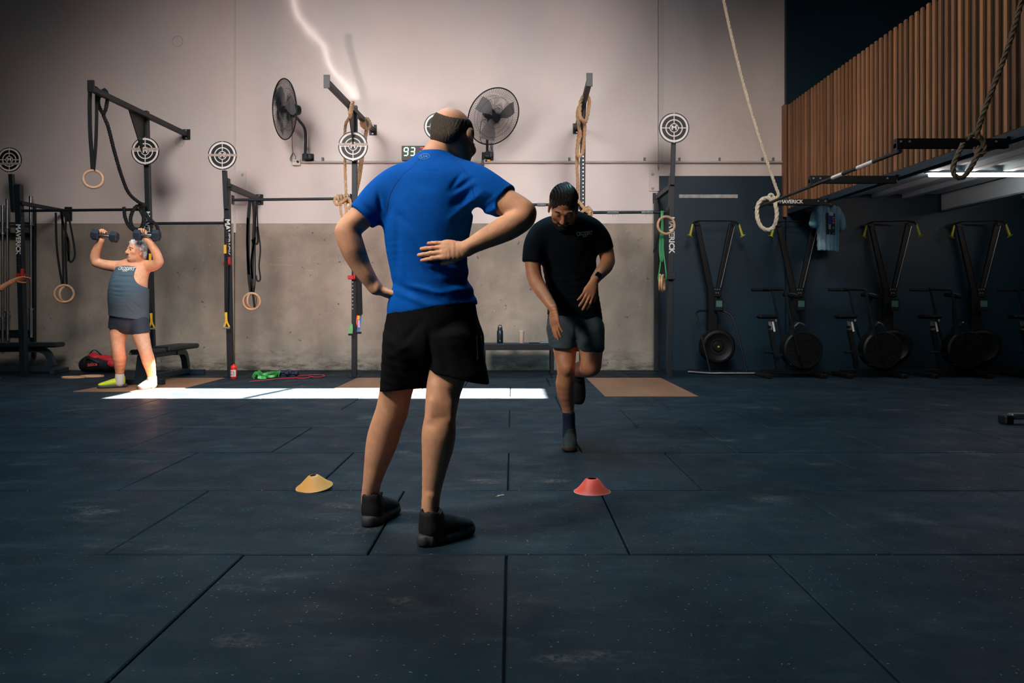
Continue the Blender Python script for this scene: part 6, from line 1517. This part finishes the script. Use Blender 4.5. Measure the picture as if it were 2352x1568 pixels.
# ------------------------------------------------------------------ ski machines and air bikes along the navy wall
M_mach = mat('machine_black', (9, 12, 15), .5, spec=.3); M_mach2 = mat('machine_graphite', (16, 22, 27), .5, spec=.3); M_scr = mat('lcd_screen', (74, 112, 108), .3); M_han = mat('handle_yellow', (170, 166, 50), .5)
def ski(label, loc, rotz=0.0):
    t = thing('ski_machine', label, 'ski machine', loc, rotz, 'ski machines along the navy wall')
    def B(nm, mb, m, **k): return mb.build(nm, m, t, local=True, **k)
    B('base_plate', MB().prism([(-.36, .14), (.36, .14), (.52, -.34), (-.16, -.34), (-.40, -.12)], (0, 0, .018), (1, 0, 0), (0, 1, 0), .03), M_mach2)
    B('base_edge', MB().tube([(-.41, -.12, .022), (-.17, -.355, .022), (.53, -.355, .022)], .011, 8), M_bolt)
    B('flywheel_housing', MB().lathe((0, -.02, .37), (0, -1, 0), [(0, 0), (.235, 0), (.245, .02), (.245, .11), (.225, .14), (.19, .15), (.17, .135), (.075, .135), (.06, .15), (0, .15)], 40), M_mach, smooth=True)
    B('vent_ring', MB().ring((0, -.158, .37), (0, -1, 0), .10, .112, .006, 36), M_mach2); B('vent_ring', MB().ring((0, -.168, .37), (0, -1, 0), .195, .205, .004, 40), M_mach2)
    B('hub_badge', MB().lathe((0, -.17, .37), (0, -1, 0), [(0, 0), (.016, 0), (.012, .006), (0, .006)], 14), M_han, smooth=True)
    B('side_hoop', MB().tube(spline([(-.14, -.28, .03), (-.22, -.22, .40), (-.29, -.12, .78), (-.25, -.05, .86), (-.10, 0, .87)], 6), .013, 8), M_mach2, smooth=True)
    B('side_hoop', MB().tube(spline([(.36, -.28, .03), (.30, -.22, .35), (.22, -.12, .74), (.15, -.05, .84), (.05, 0, .87)], 6), .013, 8), M_mach2, smooth=True)
    B('column', MB().box((-.03, .06, .72), (.13, .10, .95), bev=.01), M_mach)
    for s_ in (-1, 1):
        B('mast', MB().bar((s_ * .035, .05, 1.05), (s_ * .245, .05, 2.10), .075, .065, up=(0, 1, 0)), M_mach, bevel=.008)
        B('mast_edge', MB().bar((s_ * .035 + .03, .01, 1.15), (s_ * .245 + .028, .01, 2.06), .006, .01, up=(0, 1, 0)), M_bolt if s_ > 0 else M_mach2)
        B('pulley', MB().lathe((s_ * .26, .04, 2.10), (0, -1, 0), [(0, 0), (.035, 0), (.035, .05), (0, .05)], 16), M_mach, smooth=True)
        B('pulley_bracket', MB().tube([(s_ * .24, .0, 2.12), (s_ * .30, -.02, 2.11), (s_ * .325, -.03, 2.07)], .014, 8), M_mach, smooth=True)
        B('handle', MB().tube([(s_ * .325, -.03, 2.08), (s_ * .345, -.04, 2.0), (s_ * .365, -.05, 1.925)], [.013, .017, .019], 10), M_han, smooth=True)
        B('handle_flange', MB().lathe((s_ * .365, -.05, 1.925), (s_ * .5, -.1, -1), [(0, 0), (.020, 0), (.045, .012), (.045, .018), (0, .018)], 14), M_han, smooth=True)
    B('cross_bar', MB().cyl((-.25, .04, 2.135), (.25, .04, 2.135), .009, seg=8), M_mach)
    B('joint_plate', MB().box((.03, .0, 1.13), (.10, .012, .13), bev=.004), M_mach)
    for a, z in ((-.005, 1.17), (.025, 1.17), (.055, 1.17), (.01, 1.12), (.04, 1.12)): B('bolt', MB().cyl((a, -.006, z), (a, -.012, z), .007, seg=8), M_bolt)
    B('monitor', MB().box((.03, -.07, .95), (.115, .04, .17), bev=.012), M_mach2); B('screen', MB().box((.03, -.092, .965), (.085, .004, .085)), M_scr); B('monitor_arm', MB().bar((.0, .02, .92), (.03, -.06, .92), .03, .03), M_mach)
    return t
S0 = ski('leftmost ski machine on the navy wall, standing clear of the bikes', (P(1643, 0, 10.72).x, 10.72, 0))
for px, lab, rz in ((1832, 'second ski machine from the left, behind the knotted white rope', -8), (2046, 'third ski machine from the left, right of the hanging t-shirt', -12), (2249, 'fourth ski machine, the rightmost, under the deep joist', -14)):
    dup(S0, (P(px, 0, 10.78).x, 10.78, 0), R(rz), lab, drop=('base_edge', 'side_hoop'))
def bike(label, loc, rotz=0.0):
    t = thing('air_bike', label, 'exercise bike', loc, rotz, 'air bikes in front of the ski machines')
    def B(nm, mb, m, **k): return mb.build(nm, m, t, local=True, **k)
    for x in (-.34, .36): B('floor_bar', MB().box((x, 0, .03), (.07, .52, .055), bev=.008), M_mach)
    B('main_frame', MB().box((0, 0, .07), (.70, .07, .06), bev=.006), M_mach)
    B('fan_housing', MB().lathe((.16, .10, .36), (0, -1, 0), [(0, 0), (.23, 0), (.255, .02), (.255, .18), (.23, .20), (0, .20)], 36), M_mach, smooth=True)
    mb = MB()
    for k in range(18): a = k * PI / 9; mb.bar((.16 + .06 * math.cos(a), -.103, .36 + .06 * math.sin(a)), (.16 + .23 * math.cos(a), -.103, .36 + .23 * math.sin(a)), .005, .005, up=(0, 1, 0))
    mb.ring((.16, -.10, .36), (0, -1, 0), .225, .235, .008, 36); mb.ring((.16, -.10, .36), (0, -1, 0), .14, .146, .008, 30); o = B('fan_grille', mb, M_mach2); o['kind'] = 'stuff'
    sh = [(-.02, .15), (.0, .55), (.03, .68), (.10, .74), (.18, .70), (.24, .52), (.27, .30), (.2, .15)]
    B('shroud', MB().prism(sh, (0, -.02, 0), (1, 0, 0), (0, 0, 1), .15), mat('shroud_blue_black', (18, 30, 38), .3), bevel=.02)
    B('seat_tube', MB().bar((-.14, 0, .10), (-.24, 0, .62), .055, .055, up=(0, 1, 0)), M_mach2); B('seat_post', MB().bar((-.225, 0, .55), (-.262, 0, .75), .034, .034, up=(0, 1, 0)), M_bolt)
    B('seat', MB().box((-.285, 0, .795), (.25, .20, .055), bev=.025), M_mach, smooth=False)
    B('decal', MB().bar((-.20, -.032, .60), (-.225, -.032, .73), .024, .004, up=(0, 1, 0)), M_print); B('decal', MB().bar((-.178, -.032, .735), (-.19, -.032, .80), .022, .004, up=(0, 1, 0)), M_print)
    B('adjust_knob', MB().lathe((-.275, 0, .66), (0, -1, 0), [(0, .03), (.018, .03), (.018, .07), (0, .07)], 12), M_mach)
    for y_ in (-.24, .24):
        B('handle_lever', MB().tube(spline([(.06, y_ * .8, .30), (-.03, y_, .62), (-.10, y_, .95), (-.14, y_, 1.13), (-.20, y_, 1.15)], 5), .015, 8), M_mach2, smooth=True)
        B('hand_grip', MB().cyl((-.18, y_, 1.15), (-.42, y_, 1.155), .020, seg=10), M_mach)
        B('foot_peg', MB().cyl((.06, y_ * .8, .30), (.06, y_ * 1.3, .30), .018, seg=10), M_mach)
    B('console_post', MB().bar((.04, 0, .70), (.035, 0, 1.04), .03, .03, up=(0, 1, 0)), M_mach2); B('console', MB().box((.03, 0, 1.07), (.19, .16, .045), Matrix.Rotation(R(12), 4, 'Y'), .012), M_mach); B('console_screen', MB().box((.05, 0, 1.096), (.09, .10, .004), Matrix.Rotation(R(12), 4, 'Y')), M_bolt)
    B('crank', MB().bar((-.13, -.12, .30), (-.30, -.12, .33), .03, .02, up=(0, 1, 0)), M_mach2); B('pedal', MB().box((-.32, -.17, .335), (.11, .08, .03), bev=.006), M_mach)
    B('crank', MB().bar((-.13, .12, .30), (.04, .12, .27), .03, .02, up=(0, 1, 0)), M_mach2); B('pedal', MB().box((.06, .17, .265), (.11, .08, .03), bev=.006), M_mach)
    return t
K0 = bike('air bike in front of the second ski machine', (P(1812, 0, 10.05).x, 10.05, 0))
for px, lab in ((1993, 'air bike in front of the third ski machine'), (2185, 'air bike in front of the fourth ski machine'), (2392, 'air bike cut off by the right edge of the picture')):
    dup(K0, (P(px, 0, 10.05).x, 10.05, 0), 0, lab)
# end of a machine's floor bar, bottom right edge
fb = thing('machine_foot', 'chrome floor bar with black rubber end at the far right edge', 'machine foot', (4.25, 6.15, 0))
a = G(2310, 974)
MB().box((a.x + .02, a.y + .03, .036), (.07, .11, .07), bev=.01).build('rubber_end', M_black, fb)
MB().box((a.x + .85, a.y + .03, .060), (1.6, .07, .045), bev=.008).build('chrome_bar', mat('brushed_steel', (130, 138, 136), .35, metal=.8), fb)
